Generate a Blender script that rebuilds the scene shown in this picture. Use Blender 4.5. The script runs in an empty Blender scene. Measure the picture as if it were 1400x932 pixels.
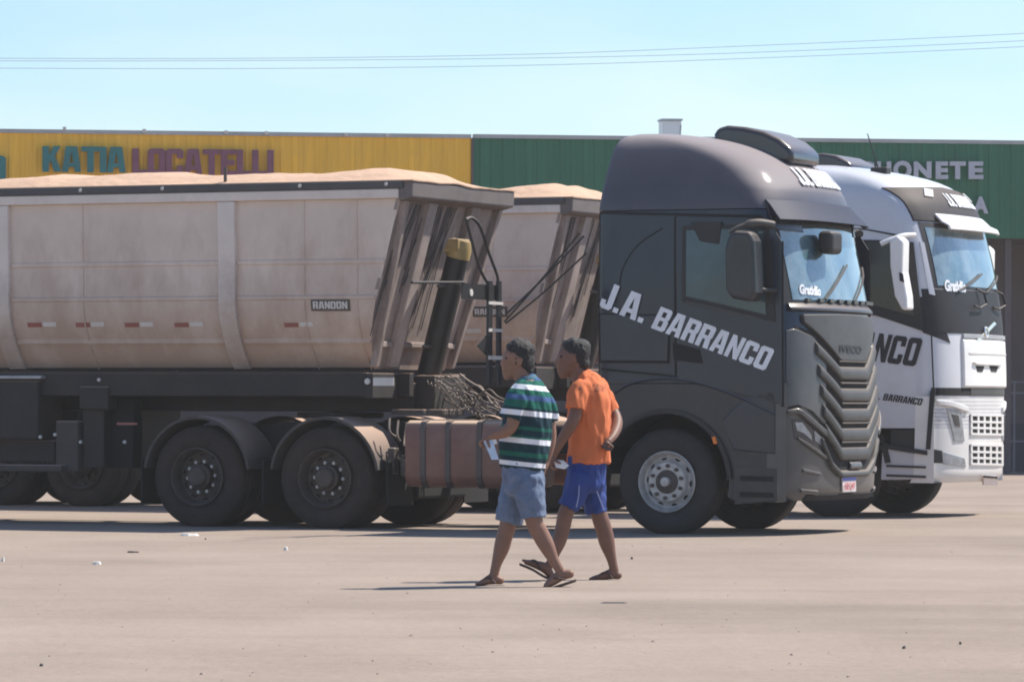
import bpy, bmesh, math, random
from mathutils import Vector, Matrix
from mathutils import noise as mnoise
random.seed(7)
sc = bpy.context.scene
COL = sc.collection
R = math.radians

# ------------------------------------------------------------------ camera, sky, sun, exposure
CAM_H, FO, ROLL = 1.30, 6000.0, R(0.15)
cam = bpy.data.objects.new('camera', bpy.data.cameras.new('camera'))
COL.objects.link(cam)
cam.location = (0, 0, CAM_H)
cam.rotation_euler = (R(90), -ROLL, 0)
cam.data.sensor_width = 36
cam.data.lens = 36 * FO / 1400
cam.data.shift_y = 84 / 1400
cam.data.clip_start = 0.5
cam.data.clip_end = 4000
sc.camera = cam

SUN_X, SUN_Y, SUN_EL = 1.05, 0.50, R(53)
az = math.atan2(SUN_X, SUN_Y)            # clockwise from +Y
sun_dir = Vector((math.sin(az) * math.cos(SUN_EL), math.cos(az) * math.cos(SUN_EL), math.sin(SUN_EL)))
w = bpy.data.worlds.new('World'); sc.world = w; w.use_nodes = True
nt = w.node_tree
bg = nt.nodes['Background']
sky = nt.nodes.new('ShaderNodeTexSky')
sky.sky_type = 'NISHITA'; sky.sun_disc = False
sky.sun_elevation = SUN_EL; sky.sun_rotation = az
sky.air_density = 1.0; sky.dust_density = 0.35; sky.ozone_density = 2.0; sky.altitude = 300
tcw = nt.nodes.new('ShaderNodeTexCoord'); spw = nt.nodes.new('ShaderNodeSeparateXYZ')
nt.links.new(tcw.outputs['Generated'], spw.inputs[0])
elv = nt.nodes.new('ShaderNodeValToRGB'); e = elv.color_ramp.elements
e[0].position = 0.0; e[0].color = (1, 0.965, 0.965, 1); e[1].position = 0.105; e[1].color = (0.66, 0.845, 1.0, 1)
e2 = elv.color_ramp.elements.new(0.05); e2.color = (0.82, 0.915, 1.0, 1)
nt.links.new(spw.outputs['Z'], elv.inputs[0])
mpw = nt.nodes.new('ShaderNodeMapping'); mpw.inputs['Scale'].default_value = (9, 9, 34)
nt.links.new(tcw.outputs['Generated'], mpw.inputs[0])
cl = nt.nodes.new('ShaderNodeTexNoise'); cl.inputs['Scale'].default_value = 1.0; cl.inputs['Detail'].default_value = 4; cl.inputs['Roughness'].default_value = 0.45
nt.links.new(mpw.outputs[0], cl.inputs['Vector'])
clr = nt.nodes.new('ShaderNodeMapRange'); clr.inputs[1].default_value = 0.38; clr.inputs[2].default_value = 0.72; clr.inputs[3].default_value = 0.15; clr.inputs[4].default_value = 0.85
nt.links.new(cl.outputs['Fac'], clr.inputs[0])
mxc = nt.nodes.new('ShaderNodeMix'); mxc.data_type = 'RGBA'; mxc.inputs[7].default_value = (1.0, 0.97, 0.965, 1)
nt.links.new(clr.outputs[0], mxc.inputs[0]); nt.links.new(elv.outputs[0], mxc.inputs[6])
mxs = nt.nodes.new('ShaderNodeMix'); mxs.data_type = 'RGBA'; mxs.blend_type = 'MULTIPLY'; mxs.inputs[0].default_value = 1
nt.links.new(sky.outputs[0], mxs.inputs[6]); nt.links.new(mxc.outputs[2], mxs.inputs[7])
nt.links.new(mxs.outputs[2], bg.inputs[0])
bg.inputs[1].default_value = 0.11
sl = bpy.data.lights.new('sun', 'SUN'); sl.energy = 4.6; sl.angle = R(0.5); sl.color = (1, 0.94, 0.85)
so = bpy.data.objects.new('sun', sl); COL.objects.link(so)
so.rotation_euler = sun_dir.to_track_quat('Z', 'Y').to_euler()
sc.view_settings.view_transform = 'Standard'; sc.view_settings.look = 'None'
sc.view_settings.gamma = 1; sc.view_settings.exposure = 0.60
sc.cycles.use_denoising = True
sc.cycles.max_bounces = 6
sc.cycles.filter_width = 1.9

# ------------------------------------------------------------------ measuring helpers
def ray(px, py):
    dx, dy = px - 700, py - 550
    c, s = math.cos(ROLL), math.sin(ROLL)
    return (c * dx + s * dy) / FO, -(-s * dx + c * dy) / FO
def P(px, py, Y):
    a, b = ray(px, py)
    return Vector((a * Y, Y, CAM_H + b * Y))
class Frame:
    """a vehicle's own axes: u forward, v across (away from the photographer), z up"""
    def __init__(s, px, Y, yaw):
        py = 550 + FO * CAM_H / Y + (px - 700) * math.sin(ROLL)
        a, _ = ray(px, py)
        y = R(yaw); s.c, s.s, s.yaw = math.cos(y), math.sin(y), y
        s.ox, s.oy = a * Y + 1.25 * s.s, Y + 1.25 * s.c
    def side(s, px, py, v=-1.25):
        a, b = ray(px, py)
        X0, Y0 = s.ox + v * s.s, s.oy + v * s.c
        u = (a * Y0 - X0) / (s.c + a * s.s)
        return u, CAM_H + b * (Y0 - u * s.s)
    def front(s, px, py, u):
        a, b = ray(px, py)
        X0, Y0 = s.ox + u * s.c, s.oy - u * s.s
        v = (a * Y0 - X0) / (s.s - a * s.c)
        return v, CAM_H + b * (Y0 + v * s.c)
    def local(s, p):
        x, y = p[0] - s.ox, p[1] - s.oy
        return Vector((x * s.c - y * s.s, x * s.s + y * s.c, p[2]))
    def world(s, u, v, z):
        return Vector((s.ox + u * s.c + v * s.s, s.oy - u * s.s + v * s.c, z))
FA = Frame(910, 43.5, 24.5)
FB = Frame(1137, 50.2, 24.5)

# ------------------------------------------------------------------ materials
def mat(name, col, rough=0.6, metal=0.0, var=0.15, scale=4.0, dust=0.0, dcol=(0.34, 0.25, 0.19), bump=0.0, bscale=40.0, spec=0.5,
        stain_or_sheen=0.0, scol=(0.20, 0.13, 0.10), sz=None, coat=0.0, stretch=None, sstr=None):
    m = bpy.data.materials.new(name); m.use_nodes = True
    n, l = m.node_tree.nodes, m.node_tree.links
    b = n['Principled BSDF']
    b.inputs['Roughness'].default_value = rough
    b.inputs['Metallic'].default_value = metal
    b.inputs['Specular IOR Level'].default_value = spec
    b.inputs['Coat Weight'].default_value = coat
    b.inputs['Coat Roughness'].default_value = 0.12
    tc = n.new('ShaderNodeTexCoord')
    src = tc.outputs['Object']
    if stretch:
        mp = n.new('ShaderNodeMapping'); mp.inputs['Scale'].default_value = stretch
        l.new(src, mp.inputs[0]); nsrc = mp.outputs[0]
    else: nsrc = src
    no = n.new('ShaderNodeTexNoise'); no.inputs['Scale'].default_value = scale; no.inputs['Detail'].default_value = 6
    no.inputs['Roughness'].default_value = 0.65
    l.new(nsrc, no.inputs['Vector'])
    rp = n.new('ShaderNodeMapRange'); rp.inputs[1].default_value = 0.3; rp.inputs[2].default_value = 0.7
    rp.inputs[3].default_value = 1 - var; rp.inputs[4].default_value = 1 + var
    l.new(no.outputs['Fac'], rp.inputs[0])
    mx = n.new('ShaderNodeMix'); mx.data_type = 'RGBA'; mx.blend_type = 'MULTIPLY'; mx.inputs[0].default_value = 1
    mx.inputs[6].default_value = (*col, 1)
    l.new(rp.outputs[0], mx.inputs[7])
    out = mx.outputs[2]
    if stain_or_sheen:
        n2 = n.new('ShaderNodeTexNoise'); n2.inputs['Scale'].default_value = 1.7; n2.inputs['Detail'].default_value = 8
        n2.inputs['Roughness'].default_value = 0.7
        if sstr:
            m9 = n.new('ShaderNodeMapping'); m9.inputs['Scale'].default_value = sstr; l.new(src, m9.inputs[0]); l.new(m9.outputs[0], n2.inputs['Vector'])
        else: l.new(src, n2.inputs['Vector'])
        f = n.new('ShaderNodeMapRange'); f.inputs[1].default_value = 0.36; f.inputs[2].default_value = 0.76
        f.inputs[3].default_value = 0; f.inputs[4].default_value = stain_or_sheen
        fac = n2.outputs['Fac']
        if sz:                                   # road dirt thrown up from below: thick near sz[0], gone by sz[1]
            sp = n.new('ShaderNodeSeparateXYZ'); l.new(src, sp.inputs[0])
            g = n.new('ShaderNodeMapRange'); g.inputs[1].default_value = sz[0]; g.inputs[2].default_value = sz[1]
            g.inputs[3].default_value = 0.32; g.inputs[4].default_value = -0.18
            l.new(sp.outputs['Z'], g.inputs[0])
            ad = n.new('ShaderNodeMath'); ad.operation = 'ADD'
            l.new(fac, ad.inputs[0]); l.new(g.outputs[0], ad.inputs[1]); fac = ad.outputs[0]
        l.new(fac, f.inputs[0])
        m2 = n.new('ShaderNodeMix'); m2.data_type = 'RGBA'; l.new(f.outputs[0], m2.inputs[0])
        l.new(out, m2.inputs[6]); m2.inputs[7].default_value = (*scol, 1); out = m2.outputs[2]
    if dust:                                     # dust that has settled on faces looking up; on hair, a painted top highlight
        ge = n.new('ShaderNodeNewGeometry'); sp = n.new('ShaderNodeSeparateXYZ'); l.new(ge.outputs['Normal'], sp.inputs[0])
        d = n.new('ShaderNodeMapRange'); d.inputs[1].default_value = 0.25; d.inputs[2].default_value = 0.95
        d.inputs[3].default_value = 0; d.inputs[4].default_value = dust
        l.new(sp.outputs['Z'], d.inputs[0])
        m3 = n.new('ShaderNodeMix'); m3.data_type = 'RGBA'; l.new(d.outputs[0], m3.inputs[0])
        l.new(out, m3.inputs[6]); m3.inputs[7].default_value = (*dcol, 1); out = m3.outputs[2]
        ra = n.new('ShaderNodeMapRange'); ra.inputs[3].default_value = rough; ra.inputs[4].default_value = min(1, rough + 0.5)
        l.new(d.outputs[0], ra.inputs[0]); l.new(ra.outputs[0], b.inputs['Roughness'])
    l.new(out, b.inputs['Base Color'])
    if bump:
        n4 = n.new('ShaderNodeTexNoise'); n4.inputs['Scale'].default_value = bscale; n4.inputs['Detail'].default_value = 5
        l.new(src, n4.inputs['Vector'])
        bp = n.new('ShaderNodeBump'); bp.inputs['Strength'].default_value = bump; bp.inputs['Distance'].default_value = 0.02
        l.new(n4.outputs['Fac'], bp.inputs['Height']); l.new(bp.outputs[0], b.inputs['Normal'])
    return m
M = {}
M['charcoal'] = mat('charcoal_paint', (0.016, 0.023, 0.040), 0.28, 0.1, 0.12, 2.0, dust=0.75, dcol=(0.30, 0.24, 0.21), stain_or_sheen=0.16, scol=(0.09, 0.08, 0.072), sz=(0.4, 2.2), coat=0.35, spec=0.3, bump=0.035, bscale=2.2)
M['charcoal_roof'] = mat('dusty_charcoal_roof', (0.066, 0.063, 0.080), 0.45, 0.1, 0.12, 1.6, dust=0.9, dcol=(0.30, 0.255, 0.25), stain_or_sheen=0.3, scol=(0.12, 0.105, 0.11), coat=0.15)
M['visor'] = mat('tinted_visor', (0.026, 0.031, 0.055), 0.6, 0, 0.1, 4, spec=0.2)
M['charcoal_dull'] = mat('charcoal_plastic', (0.022, 0.026, 0.033), 0.35, 0, 0.2, 6, dust=0.5, coat=0.25, spec=0.3, bump=0.03, bscale=2.5, stain_or_sheen=0.2, scol=(0.12, 0.09, 0.08))
M['grille_grey'] = mat('grey_grille_paint', (0.060, 0.059, 0.057), 0.5, 0, 0.18, 5, dust=0.35, spec=0.35)
M['bumper_grey'] = mat('grey_bumper_paint', (0.052, 0.055, 0.058), 0.4, 0, 0.2, 3, dust=0.45, stain_or_sheen=0.3, scol=(0.2, 0.16, 0.14), coat=0.3)
M['black'] = mat('black_plastic', (0.016, 0.016, 0.018), 0.55, 0, 0.2, 8, dust=0.3)
M['blackgloss'] = mat('black_gloss_panel', (0.03, 0.031, 0.04), 0.22, 0, 0.12, 5, dust=0.4, spec=0.5, coat=0.3)
M['gap'] = mat('shadow_gap_rubber', (0.012, 0.012, 0.013), 0.9, 0, 0.1, 8)
M['blackpanel'] = mat('dull_black_panel', (0.024, 0.024, 0.028), 0.55, 0, 0.15, 5, dust=0.3, spec=0.25)
M['white'] = mat('white_paint', (0.80, 0.79, 0.77), 0.4, 0, 0.05, 2, dust=0.1, stain_or_sheen=0.25, scol=(0.42, 0.36, 0.32), sz=(0.4, 1.9), coat=0.3)
M['whitebody'] = mat('pale_cab_paint', (0.60, 0.605, 0.645), 0.4, 0.0, 0.05, 2, dust=0.1, dcol=(0.75, 0.7, 0.66), stain_or_sheen=0.25, scol=(0.3, 0.25, 0.22), sz=(0.5, 1.8), coat=0.4)
M['decalwhite'] = mat('white_lettering', (0.74, 0.76, 0.80), 0.5, 0, 0.08, 12)
M['decalblack'] = mat('black_lettering', (0.015, 0.015, 0.018), 0.5, 0, 0.08, 12)
M['glass'] = mat('windscreen_glass', (0.045, 0.115, 0.15), 0.04, 0, 0.5, 3.5, spec=1.0, coat=1.0, stain_or_sheen=0.75, scol=(0.36, 0.42, 0.44))  # pale patches are broken reflections painted into the glass colour
M['sideglass'] = mat('side_window_glass', (0.045, 0.082, 0.098), 0.08, 0, 0.25, 2, spec=0.45)
M['darkglass'] = mat('dark_window_glass', (0.010, 0.011, 0.014), 0.08, 0, 0.2, 2, spec=0.4)
M['lens'] = mat('lamp_lens', (0.30, 0.33, 0.36), 0.12, 0.3, 0.3, 14, spec=0.9)
M['amber'] = mat('amber_lens', (0.75, 0.18, 0.02), 0.25, 0, 0.1, 8)
M['red'] = mat('red_reflector', (0.30, 0.085, 0.075), 0.4, 0, 0.15, 10, stain_or_sheen=0.5, scol=(0.2, 0.13, 0.1))
M['tape'] = mat('white_reflector', (0.62, 0.60, 0.57), 0.4, 0, 0.1, 10, stain_or_sheen=0.3, scol=(0.35, 0.26, 0.2))
M['yellow'] = mat('yellow_paint', (0.46, 0.32, 0.10), 0.6, 0, 0.2, 9, dust=0.5, stain_or_sheen=0.7, scol=(0.2, 0.15, 0.1))
M['tyre'] = mat('dusty_tyre_rubber', (0.024, 0.0185, 0.0175), 0.9, 0, 0.3, 6, stain_or_sheen=0.7, scol=(0.075, 0.047, 0.038), bump=0.3, bscale=60)
M['tyrefront'] = mat('dark_tyre_rubber', (0.022, 0.021, 0.022), 0.8, 0, 0.25, 6, stain_or_sheen=0.4, scol=(0.045, 0.036, 0.032), bump=0.3, bscale=60)
M['alloy'] = mat('dusty_alloy_wheel', (0.55, 0.53, 0.51), 0.45, 0.35, 0.3, 14, stain_or_sheen=0.5, scol=(0.22, 0.17, 0.14))
M['steelwheel'] = mat('dirty_steel_wheel', (0.075, 0.062, 0.055), 0.75, 0.1, 0.35, 10, stain_or_sheen=0.5, scol=(0.13, 0.095, 0.075))
M['chassis'] = mat('dusty_chassis_paint', (0.022, 0.0195, 0.019), 0.75, 0, 0.3, 5, dust=0.9, dcol=(0.42, 0.29, 0.22), stain_or_sheen=0.55, scol=(0.058, 0.042, 0.036))
M['fender'] = mat('dusty_mudguard_plastic', (0.062, 0.055, 0.052), 0.8, 0, 0.2, 5, dust=0.95, dcol=(0.50, 0.35, 0.27), stain_or_sheen=0.5, scol=(0.10, 0.075, 0.062))
M['tank'] = mat('dusty_aluminium_tank', (0.23, 0.125, 0.095), 0.5, 0.1, 0.25, 3, dust=1.0, dcol=(0.55, 0.40, 0.29), stain_or_sheen=0.9, scol=(0.19, 0.065, 0.045))
M['strap'] = mat('tank_strap_steel', (0.09, 0.075, 0.07), 0.5, 0.3, 0.2, 6, dust=0.7)
M['tub'] = mat('dusty_grey_tipper_body', (0.66, 0.545, 0.465), 0.6, 0.0, 0.10, 1.6, dust=0.5, dcol=(0.55, 0.42, 0.33), stain_or_sheen=0.9, scol=(0.42, 0.295, 0.225), sz=(1.6, 3.2), sstr=(1.3, 1.0, 0.55))
M['tubpost'] = mat('pale_grey_side_post', (0.69, 0.60, 0.54), 0.5, 0.0, 0.08, 3, dust=0.5, dcol=(0.55, 0.42, 0.33), stain_or_sheen=0.8, scol=(0.36, 0.27, 0.22), sz=(1.6, 3.0))
M['headboard'] = mat('dirty_headboard_steel', (0.33, 0.265, 0.235), 0.75, 0.0, 0.30, 2.5, stain_or_sheen=0.75, scol=(0.19, 0.14, 0.115), stretch=(6, 6, 0.8))
M['headbeam'] = mat('dusty_headboard_beam', (0.40, 0.33, 0.295), 0.7, 0.0, 0.25, 3, stain_or_sheen=0.6, scol=(0.24, 0.18, 0.15))
M['hood'] = mat('dark_dusty_hood', (0.15, 0.13, 0.125), 0.75, 0, 0.25, 4, dust=0.8, stain_or_sheen=0.5, scol=(0.2, 0.155, 0.135))
M['rim'] = mat('dark_tarpaulin_hem', (0.075, 0.072, 0.075), 0.7, 0, 0.2, 4, dust=0.7)
M['tarp'] = mat('sandy_tarpaulin', (0.53, 0.35, 0.235), 0.9, 0, 0.16, 2.5, bump=1.0, bscale=9, stretch=(0.6, 2, 1))
M['cylinder'] = mat('black_ram_paint', (0.016, 0.015, 0.014), 0.5, 0, 0.2, 6, dust=0.3)
M['hose'] = mat('dusty_rubber_hose', (0.075, 0.06, 0.052), 0.7, 0, 0.35, 25, dust=0.9, dcol=(0.50, 0.40, 0.33))
M['galv'] = mat('galvanised_steel', (0.42, 0.42, 0.43), 0.45, 0.5, 0.15, 8, dust=0.3)
M['blue'] = mat('plate_blue', (0.05, 0.10, 0.50), 0.4, 0, 0.05, 8)
M['platewhite'] = mat('plate_white', (0.75, 0.68, 0.68), 0.4, 0, 0.05, 8)
M['platered'] = mat('plate_red', (0.55, 0.08, 0.10), 0.5, 0, 0.05, 8)
M['chrome'] = mat('chrome_trim', (0.72, 0.72, 0.72), 0.2, 0.9, 0.05, 8)

# ------------------------------------------------------------------ mesh builder
ORG = {}
def lerp(a, b, t): return a + (b - a) * t
class MB:
    def __init__(s): s.v, s.f = [], []
    def add(s, vs, fs):
        o = len(s.v); s.v += [tuple(x) for x in vs]; s.f += [tuple(i + o for i in f) for f in fs]; return s
    def box(s, u0, v0, z0, u1, v1, z1):
        vs = [(u, v, z) for z in (z0, z1) for v in (v0, v1) for u in (u0, u1)]
        return s.add(vs, [(0, 2, 3, 1), (4, 5, 7, 6), (0, 1, 5, 4), (2, 6, 7, 3), (0, 4, 6, 2), (1, 3, 7, 5)])
    def ext(s, A, B):
        n = len(A)
        fs = [tuple(range(n)), tuple(range(2 * n - 1, n - 1, -1))]
        fs += [(i, (i + 1) % n, n + (i + 1) % n, n + i) for i in range(n)]
        return s.add(list(A) + list(B), fs)
    def prism(s, poly, v0, v1): return s.ext([(u, v0, z) for u, z in poly], [(u, v1, z) for u, z in poly])
    def prism_x(s, poly, u0, u1): return s.ext([(u0, v, z) for v, z in poly], [(u1, v, z) for v, z in poly])
    def prism_z(s, poly, z0, z1): return s.ext([(u, v, z0) for u, v in poly], [(u, v, z1) for u, v in poly])
    def tube(s, pts, r, n=8):
        pts = [Vector(p) for p in pts]; m = len(pts)
        rs = r if isinstance(r, (list, tuple)) else [r] * m
        vs, up = [], None
        for i, p in enumerate(pts):
            d = (pts[min(i + 1, m - 1)] - pts[max(i - 1, 0)]).normalized()
            if up is None: up = Vector((0, 0, 1)) if abs(d.z) < 0.9 else Vector((1, 0, 0))
            a = d.cross(up)
            if a.length < 1e-4: a = d.orthogonal()
            a.normalize(); b = a.cross(d).normalized(); up = b
            for k in range(n):
                t = 2 * math.pi * k / n
                vs.append(p + (a * math.cos(t) + b * math.sin(t)) * rs[i])
        fs = [(i * n + k, i * n + (k + 1) % n, (i + 1) * n + (k + 1) % n, (i + 1) * n + k) for i in range(m - 1) for k in range(n)]
        fs += [tuple(range(n))[::-1], tuple((m - 1) * n + k for k in range(n))]
        return s.add(vs, fs)
    def lathe(s, prof, n=40, c=(0, 0, 0), a0=0.0, a1=2 * math.pi, caps=False):
        full = abs(a1 - a0 - 2 * math.pi) < 1e-6
        k = n if full else n + 1; m = len(prof); vs = []
        for i in range(k):
            t = a0 + (a1 - a0) * i / n
            for r, y in prof: vs.append((c[0] + r * math.cos(t), c[1] + y, c[2] + r * math.sin(t)))
        fs = []
        for i in range(n):
            j = (i + 1) % k
            for q in range(m - 1): fs.append((i * m + q, j * m + q, j * m + q + 1, i * m + q + 1))
        return s.add(vs, fs)
    def grid(s, G, off=0.0, thick=0.0, out=None):
        """plate over a grid of points; raised by off, its rim reaching back by thick"""
        n, m = len(G), len(G[0]); N = []
        for i in range(n):
            row = []
            for j in range(m):
                a = Vector(G[min(i + 1, n - 1)][j]) - Vector(G[max(i - 1, 0)][j])
                b = Vector(G[i][min(j + 1, m - 1)]) - Vector(G[i][max(j - 1, 0)])
                q = a.cross(b)
                q = q.normalized() if q.length > 1e-9 else Vector((0, -1, 0))
                row.append(q)
            N.append(row)
        if out is not None and N[n // 2][m // 2].dot(Vector(out)) < 0:
            N = [[-q for q in row] for row in N]
        offs = off if callable(off) else (lambda i, j: off)
        vs = [Vector(G[i][j]) + N[i][j] * offs(i, j) for i in range(n) for j in range(m)]
        fs = [(i * m + j, i * m + j + 1, (i + 1) * m + j + 1, (i + 1) * m + j) for i in range(n - 1) for j in range(m - 1)]
        if thick:
            o = n * m
            vs += [Vector(G[i][j]) + N[i][j] * (offs(i, j) - thick) for i in range(n) for j in range(m)]
            fs += [tuple(o + k for k in f)[::-1] for f in fs]
            ring = [(0, j) for j in range(m)] + [(i, m - 1) for i in range(1, n)] + [(n - 1, j) for j in range(m - 2, -1, -1)] + [(i, 0) for i in range(n - 2, 0, -1)]
            for a in range(len(ring)):
                p, q = ring[a], ring[(a + 1) % len(ring)]
                ip, iq = p[0] * m + p[1], q[0] * m + q[1]
                fs.append((ip, iq, o + iq, o + ip))
        return s.add(vs, fs)
    def mirror_v(s):
        s.v = [(a, -b, c) for a, b, c in s.v]; s.f = [f[::-1] for f in s.f]; return s
    def build(s, name, m, parent=None, smooth=None, bevel=0.0, seg=2, flip=True):
        me = bpy.data.meshes.new(name)
        o3 = ORG.get(parent.name, (0, 0, 0)) if parent else (0, 0, 0)
        me.from_pydata([(a - o3[0], b - o3[1], c - o3[2]) for a, b, c in s.v], [], s.f)
        if flip:
            bm = bmesh.new(); bm.from_mesh(me)
            bmesh.ops.recalc_face_normals(bm, faces=bm.faces); bm.to_mesh(me); bm.free()
        if smooth:
            for p in me.polygons: p.use_smooth = True
            me.set_sharp_from_angle(angle=R(smooth))
        me.materials.append(m)
        o = bpy.data.objects.new(name, me); COL.objects.link(o)
        if parent: o.parent = parent; ORG[o.name] = o3
        if bevel:
            b = o.modifiers.new('bevel', 'BEVEL'); b.width = bevel; b.segments = seg; b.limit_method = 'ANGLE'; b.angle_limit = R(35)
            b.harden_normals = False
        return o
def thing(name, label, cat, loc, rotz=0.0, org=(0, 0, 0), group=None):
    o = bpy.data.objects.new(name, None); COL.objects.link(o)
    o.location = loc; o.rotation_euler = (0, 0, rotz); o.empty_display_size = 0.3
    o['label'] = label; o['category'] = cat
    if group: o['group'] = group
    ORG[o.name] = org
    return o
def tag(o, label, cat, group=None):
    o['label'] = label; o['category'] = cat
    if group: o['group'] = group
    return o
def resample(pts, n):
    pts = [Vector(p) for p in pts]
    L = [0]
    for a, b in zip(pts, pts[1:]): L.append(L[-1] + (b - a).length)
    out = []
    for k in range(n):
        t = L[-1] * k / (n - 1); i = 0
        while i < len(L) - 2 and L[i + 1] < t: i += 1
        f = (t - L[i]) / max(1e-9, L[i + 1] - L[i])
        out.append(pts[i].lerp(pts[i + 1], f))
    return out
def smoothline(pts, sub=6):
    pts = [Vector(p) for p in pts]; out = []
    for i in range(len(pts) - 1):
        p0, p1, p2, p3 = pts[max(i - 1, 0)], pts[i], pts[i + 1], pts[min(i + 2, len(pts) - 1)]
        for k in range(sub):
            t = k / sub
            out.append(0.5 * ((2 * p1) + (p2 - p0) * t + (2 * p0 - 5 * p1 + 4 * p2 - p3) * t * t + (3 * p1 - p0 - 3 * p2 + p3) * t ** 3))
    return out + [pts[-1]]
TXT = {}
GL = {}
def _glyphs():
    t, T, c = 0.22, 0.19, 0.09                      # stem, bar, cut corner; cell 0.62 x 1
    W = 0.62
    def ring(x0, y0, x1, y1, k): return [(x0 + k, y0), (x1 - k, y0), (x1, y0 + k), (x1, y1 - k), (x1 - k, y1), (x0 + k, y1), (x0, y1 - k), (x0, y0 + k)]
    GL['O'] = ([ring(0, 0, W, 1, c), ring(t, T, W - t, 1 - T, 0.03)], W)
    GL['D'] = ([[(0, 0), (W - c, 0), (W, c), (W, 1 - c), (W - c, 1), (0, 1)], [(t, T), (W - t, T), (W - t, 1 - T), (t, 1 - T)]], W)
    GL['C'] = ([[(c, 0), (W - c, 0), (W, c), (W, 0.36), (W - t, 0.36), (W - t, T), (t, T), (t, 1 - T), (W - t, 1 - T), (W - t, 0.64), (W, 0.64), (W, 1 - c), (W - c, 1), (c, 1), (0, 1 - c), (0, c)]], W)
    GL['A'] = ([[(0, 0), (t * 0.98, 0), (0.235, 0.2), (W + 0.03 - 0.235, 0.2), (W + 0.03 - t * 0.98, 0), (W + 0.03, 0), (W - 0.10, 1), (0.13, 1)], [(0.255, 0.36), (W + 0.03 - 0.255, 0.36), (W / 2 + 0.015, 0.80)]], W + 0.03)
    GL['B'] = ([[(0, 0), (W - c, 0), (W, c), (W, 0.45), (W - 0.06, 0.51), (W - 0.01, 0.58), (W - 0.01, 1 - c), (W - c, 1), (0, 1)], [(t, T * 0.9), (W - t, T * 0.9), (W - t, 0.43), (t, 0.43)], [(t, 0.59), (W - t, 0.59), (W - t, 1 - T * 0.9), (t, 1 - T * 0.9)]], W)
    GL['R'] = ([[(0, 0), (t, 0), (t, 0.38), (W - t - 0.06, 0.38), (W - t - 0.01, 0), (W + 0.01, 0), (W - 0.05, 0.44), (W, 0.52), (W, 1 - c), (W - c, 1), (0, 1)], [(t, 0.55), (W - t, 0.55), (W - t, 1 - T), (t, 1 - T)]], W)
    GL['N'] = ([[(0, 0), (t * 0.9, 0), (t * 0.9, 0.55), (W - t * 0.9, 0), (W, 0), (W, 1), (W - t * 0.9, 1), (W - t * 0.9, 0.45), (t * 0.9, 1), (0, 1)]], W)
    GL['J'] = ([[(c, 0), (0.46 - c, 0), (0.46, c), (0.46, 1), (0.46 - t, 1), (0.46 - t, T), (t * 0.8, T), (t * 0.8, 0.33), (0, 0.33), (0, c)]], 0.46)
    GL['.'] = ([[(0, 0), (0.2, 0), (0.2, 0.19), (0, 0.19)]], 0.2)
    GL['K'] = ([[(0, 0), (t, 0), (t, 0.33), (0.28, 0.44), (W - 0.22, 0), (W + 0.03, 0), (0.42, 0.60), (W, 1), (W - 0.24, 1), (t, 0.64), (t, 1), (0, 1)]], W + 0.03)
    GL['T'] = ([[(0.2, 0), (0.2 + t, 0), (0.2 + t, 1 - T), (W, 1 - T), (W, 1), (0, 1), (0, 1 - T), (0.2, 1 - T)]], W)
    GL['I'] = ([[(0, 0), (t, 0), (t, 1), (0, 1)]], t)
    GL['L'] = ([[(0, 0), (0.52, 0), (0.52, T), (t, T), (t, 1), (0, 1)]], 0.52)
    GL['E'] = ([[(0, 0), (0.54, 0), (0.54, T), (t, T), (t, 0.41), (0.48, 0.41), (0.48, 0.59), (t, 0.59), (t, 1 - T), (0.54, 1 - T), (0.54, 1), (0, 1)]], 0.54)
    GL['H'] = ([[(0, 0), (t, 0), (t, 0.41), (W - t, 0.41), (W - t, 0), (W, 0), (W, 1), (W - t, 1), (W - t, 0.59), (t, 0.59), (t, 1), (0, 1)]], W)
    GL['V'] = ([[(0.21, 0), (W - 0.21, 0), (W, 1), (W - t, 1), (W / 2, 0.3), (t, 1), (0, 1)]], W)
_glyphs()
def block2d(body, gap=0.07, extrude=0.0):
    """heavy condensed capitals with cut corners, scaled to a unit box"""
    key = (body, 'block', gap, extrude)
    if key in TXT: return TXT[key]
    c = bpy.data.curves.new('lettering', 'CURVE'); c.dimensions = '2D'; c.fill_mode = 'BOTH'; c.extrude = extrude
    x = 0
    for ch in body:
        if ch == ' ': x += 0.34; continue
        polys, wd = GL[ch]
        for pl in polys:
            sp = c.splines.new('POLY'); sp.points.add(len(pl) - 1); sp.use_cyclic_u = True
            for q, (a, b) in zip(sp.points, pl): q.co = (x + a, b, 0, 1)
        x += wd + gap
    o = bpy.data.objects.new('lettering', c); COL.objects.link(o)
    me = bpy.data.meshes.new_from_object(o.evaluated_get(bpy.context.evaluated_depsgraph_get()))
    vs = [tuple(v.co) for v in me.vertices]; fs = [tuple(p.vertices) for p in me.polygons]
    bpy.data.objects.remove(o); bpy.data.curves.remove(c); bpy.data.meshes.remove(me)
    x1 = x - gap
    TXT[key] = ([(a / x1, b, z) for a, b, z in vs], fs)
    return TXT[key]
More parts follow.
